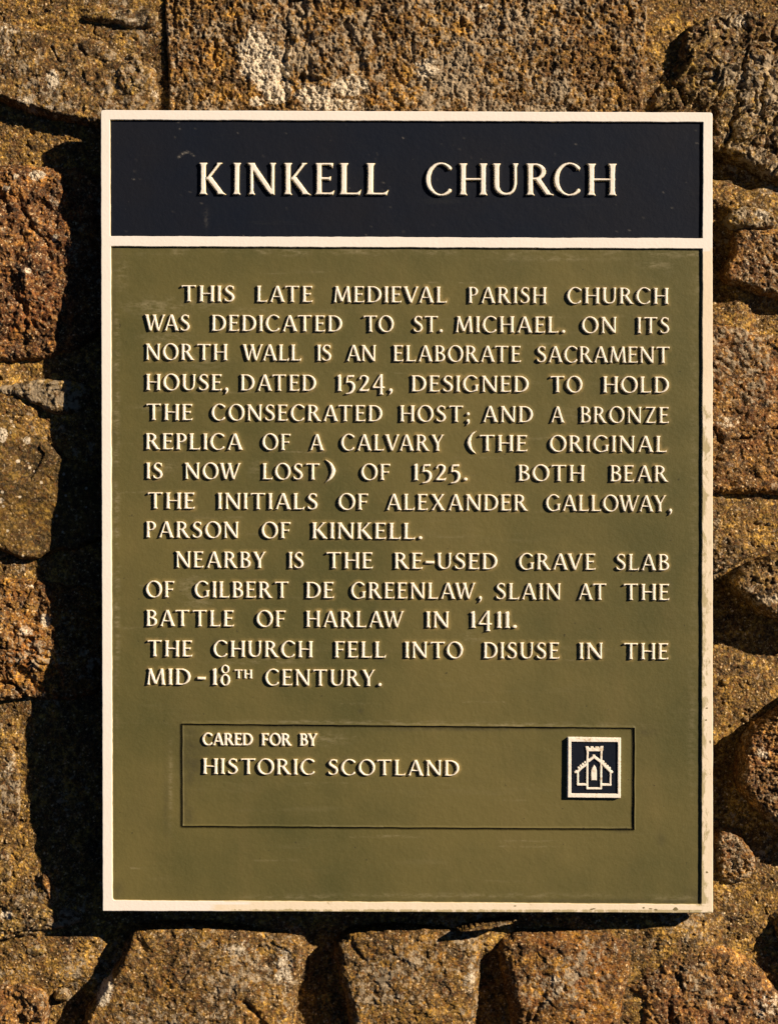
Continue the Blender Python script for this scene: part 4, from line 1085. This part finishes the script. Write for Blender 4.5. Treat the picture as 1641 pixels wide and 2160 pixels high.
for (a, b, c_, d_, am) in [(1380, 558, 28, 8, .8), (1410, 562, 10, 12, .6), (330, 645, 60, 16, .8), (430, 640, 40, 12, .6), (350, 710, 50, 10, .6), (540, 655, 40, 8, .5), (1180, 545, 120, 5, .6), (430, 755, 40, 20, .6), (400, 1240, 20, 20, .8), (420, 1270, 30, 10, .6), (560, 1395, 90, 6, .6),
                            (990, 1345, 25, 10, .6), (690, 1560, 40, 12, .7), (355, 985, 18, 10, .5), (540, 990, 16, 16, .5), (330, 862, 40, 8, .8), (1230, 870, 60, 8, .5), (1240, 880, 40, 12, .5), (1000, 1890, 300, 5, .6), (640, 1893, 120, 4, .7), (1420, 1895, 60, 6, .5), (360, 1650, 4, 90, .7), (700, 1524, 300, 4, .7), (1100, 1530, 200, 5, .8),
                            (255, 575, 14, 40, .5), (1465, 1000, 8, 500, .3), (1473, 600, 6, 60, .5), (1460, 1500, 8, 200, .35)]:
    wr = np.maximum(wr, am * np.exp(-(((XW - a) / c_) ** 2 + ((YW - b) / d_) ** 2)))
wear_scr = wr
for _ in range(46):       # fine long brush scratches
    a = vr.uniform(250, 1400); b = vr.uniform(530, 1890); ln = vr.uniform(15, 90)
    m = (np.abs(YW[:, 0] - b) < 8)
    sub = np.where(m)[0]
    if len(sub):
        sl = slice(sub[0], sub[-1] + 1)
        wr[sl] = np.maximum(wr[sl], vr.uniform(.25, .7) * np.exp(-((YW[sl] - b - vr.uniform(-.02, .02) * (XW[sl] - a)) / 1.6) ** 2) * (np.abs(XW[sl] - a) < ln))
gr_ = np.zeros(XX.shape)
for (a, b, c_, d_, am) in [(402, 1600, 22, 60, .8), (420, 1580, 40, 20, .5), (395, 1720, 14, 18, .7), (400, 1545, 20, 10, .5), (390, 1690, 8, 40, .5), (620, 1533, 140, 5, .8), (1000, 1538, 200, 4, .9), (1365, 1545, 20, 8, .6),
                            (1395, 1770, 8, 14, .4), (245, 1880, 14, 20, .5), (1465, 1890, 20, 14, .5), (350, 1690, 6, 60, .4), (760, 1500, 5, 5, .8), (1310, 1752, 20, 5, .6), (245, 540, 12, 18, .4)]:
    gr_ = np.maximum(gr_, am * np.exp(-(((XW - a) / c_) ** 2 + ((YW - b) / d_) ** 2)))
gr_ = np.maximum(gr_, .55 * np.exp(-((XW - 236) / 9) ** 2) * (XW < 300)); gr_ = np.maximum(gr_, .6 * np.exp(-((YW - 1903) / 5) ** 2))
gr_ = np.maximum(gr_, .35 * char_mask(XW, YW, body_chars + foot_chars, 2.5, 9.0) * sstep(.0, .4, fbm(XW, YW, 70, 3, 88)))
und = .8 * fbm(XW, YW, 150, 3, 85) + .30 * fbm(XW, YW, 16, 4, 86, .6)
edge_up = 1.2 * np.exp(-(XW - 236) / 3.0) * (XW < 260)
DM = 5.3 - und * .5 - .5 * char_mask(XW, YW, body_chars, 1.0, 3.0) - 0
DI = 6.8 - und * .5 - .4 * char_mask(XW, YW, foot_chars, 1.0, 3.0)
me = grid_solid('green_field', XW, YW, DM, ~inside, 13, M_GREEN, {'residue': halo, 'wear': wr, 'grime': gr_}, cap=False)
plink('green_field', me)
me = grid_solid('inset_plate', XW, YW, DI, inner, 13, M_GREEN, {'residue': halo, 'wear': wr, 'grime': gr_}, cap=False)
plink('inset_plate', me)
# navy heading field
us = np.linspace(-.001, 1.001, 418); vs = np.linspace(-.003, 1.003, 84)
XT, YT = field_grid(TIT, us, vs)
wt = np.zeros(XT.shape)
wt = np.maximum(wt, 1.0 * np.exp(-(line_dist(XT, YT, [(376, 331), (386, 323), (397, 319)]) / 1.4) ** 2))
wt = np.maximum(wt, .5 * np.exp(-(line_dist(XT, YT, [(402, 322), (410, 328)]) / 1.4) ** 2))
for (a, b, c_, d_, am) in [(375, 256, 3, 1.5, .9), (379, 270, 1.5, 2, .5), (435, 460, 5, 18, .12)]:
    wt = np.maximum(wt, am * np.exp(-(((XT - a) / c_) ** 2 + ((YT - b) / d_) ** 2)))
for _ in range(60):
    a = vr.uniform(240, 1475); b = vr.uniform(262, 498)
    wt = np.maximum(wt, vr.uniform(.15, .7) * np.exp(-(((XT - a) / vr.uniform(1, 2.6)) ** 2 + ((YT - b) / 1.2) ** 2)))
DT = 5.4 - .3 * fbm(XT, YT, 150, 3, 95) - .5 * .16 * fbm(XT, YT, 14, 3, 96) - .5 * char_mask(XT, YT, [k for k in CH if k['depth'] == 5.4], 1.0, 3.0)
me = grid_solid('navy_field', XT, YT, DT, np.ones((XT.shape[0] - 1, XT.shape[1] - 1), bool), 13, M_NAVY, {'wear': wt}, cap=False)
plink('navy_field', me)

def box_mesh(name, q, d0, d1, mat):
    vs_ = [W(x, y, d0) for x, y in q] + [W(x, y, d1) for x, y in q]
    fs = [(0, 3, 2, 1), (4, 5, 6, 7), (0, 1, 5, 4), (1, 2, 6, 5), (2, 3, 7, 6), (3, 0, 4, 7)]
    me = bpy.data.meshes.new(name); me.from_pydata(vs_, [], fs); me.materials.append(mat); return me
plink('back_plate', box_mesh('back_plate', [(217, 236), (1498.5, 241), (1499.5, 1922), (221, 1918)], 10.5, 28.5, M_METAL))
for sx_, sy_ in ((300, 320), (1410, 322), (302, 1840), (1405, 1845)):
    n = 16; vs_, fs = [], []
    for d in (27, 140):
        vs_ += [W(sx_ + 11 * math.cos(2 * math.pi * i / n), sy_ + 11 * math.sin(2 * math.pi * i / n), d) for i in range(n)]
    fs = [(i, (i + 1) % n, n + (i + 1) % n, n + i) for i in range(n)] + [tuple(range(n))[::-1], tuple(range(n, 2 * n))]
    me = bpy.data.meshes.new('mounting_stud'); me.from_pydata(vs_, [], fs); me.materials.append(M_METAL)
    plink('mounting_stud', me)

# ------------------------------------------------------------------ emblem: a small raised tile with a tower outline
def Z(a, b): return (1160 + a / 8.205, 1520 + b / 8.205)
EO = [Z(302, 288), Z(1222, 305), Z(1220, 1345), Z(295, 1335)]
EI = [Z(368, 372), Z(1160, 378), Z(1160, 1262), Z(368, 1255)]
emb = bpy.data.objects.new('emblem', None); C.objects.link(emb); emb.parent = plaque; emb.location = PINV
def heightpart(name, shapes_fn, x0, x1, y0, y1, step, dtop, dbot, mat, matside, slope=1.2, parent=None):
    X, Y = np.meshgrid(np.arange(x0, x1, step), np.arange(y0, y1, step))
    d = shapes_fn(X, Y) + .3 * fbm(X, Y, 5, 2, 31)
    h = np.clip(d / slope, -1, 1)
    D = np.where(h > 0, dbot + (dtop - dbot) * (1 - (1 - h) ** 2), dbot - h * 1.0) + .12 * fbm(X, Y, 6, 2, 9)
    m = d > -step * 1.5
    keep = m[:-1, :-1] & m[1:, 1:] & m[1:, :-1] & m[:-1, 1:]
    me = grid_solid(name, X, Y, D, keep, dbot + 1, [mat], None, cap=False)
    o = link(name, me, parent); return o
def ring_sdf(X, Y): return np.minimum(poly_sdf(X, Y, EO), -poly_sdf(X, Y, EI))
heightpart('emblem_rim', ring_sdf, EO[3][0] - 3, EO[1][0] + 3, EO[0][1] - 3, EO[3][1] + 4, .7, -2.2, 6.2, M_LETTER, None, 1.1, emb)
link('emblem_ground', box_mesh('emblem_ground', [Z(330, 330), Z(1190, 340), Z(1190, 1300), Z(330, 1300)], 1.2, 7.5, M_NAVY), emb)
def tower_sdf(X, Y):
    d = np.full(X.shape, -1e9)
    def st(pts, w, close=False):
        nonlocal d
        q = [Z(*p) for p in pts]
        if close: q = q + [q[0]]
        d = np.maximum(d, w / 8.205 - line_dist(X, Y, q))
    def pg(pts):
        nonlocal d
        d = np.maximum(d, poly_sdf(X, Y, [Z(*p) for p in pts]))
    st([(638, 500), (645, 560), (640, 640), (636, 1175)], 19); st([(890, 500), (882, 560), (880, 640), (876, 1175)], 19)
    st([(636, 1175), (876, 1175)], 19)
    pg([(605, 445), (660, 445), (668, 470), (690, 470), (697, 448), (745, 448), (755, 470), (770, 470), (778, 448), (835, 450), (848, 475), (862, 445), (918, 440), (914, 515), (895, 535), (640, 535), (618, 515)])
    # small gable inside the tower with a stub cross
    st([(665, 695), (755, 625), (865, 705)], 26); pg([(730, 590), (778, 590), (775, 660), (733, 660)])
    # side aisles: sloping crenellated roofs, walls, feet
    st([(620, 760), (540, 815), (465, 890)], 24); st([(893, 730), (960, 800), (1050, 890)], 24)
    for a, b in ((600, 722), (562, 752), (524, 782), (490, 815), (450, 880), (436, 890), (915, 712), (950, 752), (988, 790), (1025, 825), (1058, 880), (1066, 890)):
        x_, y_ = Z(a, b); d = np.maximum(d, 22 / 8.205 - np.hypot(X - x_, Y - y_))
    st([(476, 890), (476, 1105)], 19); st([(1040, 890), (1038, 1108)], 16)
    st([(476, 1107), (625, 1107)], 22); st([(890, 1110), (1038, 1110)], 22)
    # lancet window
    pg([(708, 1035), (703, 880), (722, 810), (757, 765), (790, 810), (806, 880), (804, 1035)])
    return d
tw = heightpart('tower_outline', tower_sdf, Z(400, 0)[0], Z(1110, 0)[0], Z(0, 420)[1], Z(0, 1215)[1], .5, -1.6, 1.4, M_LETTER, None, .9, emb)
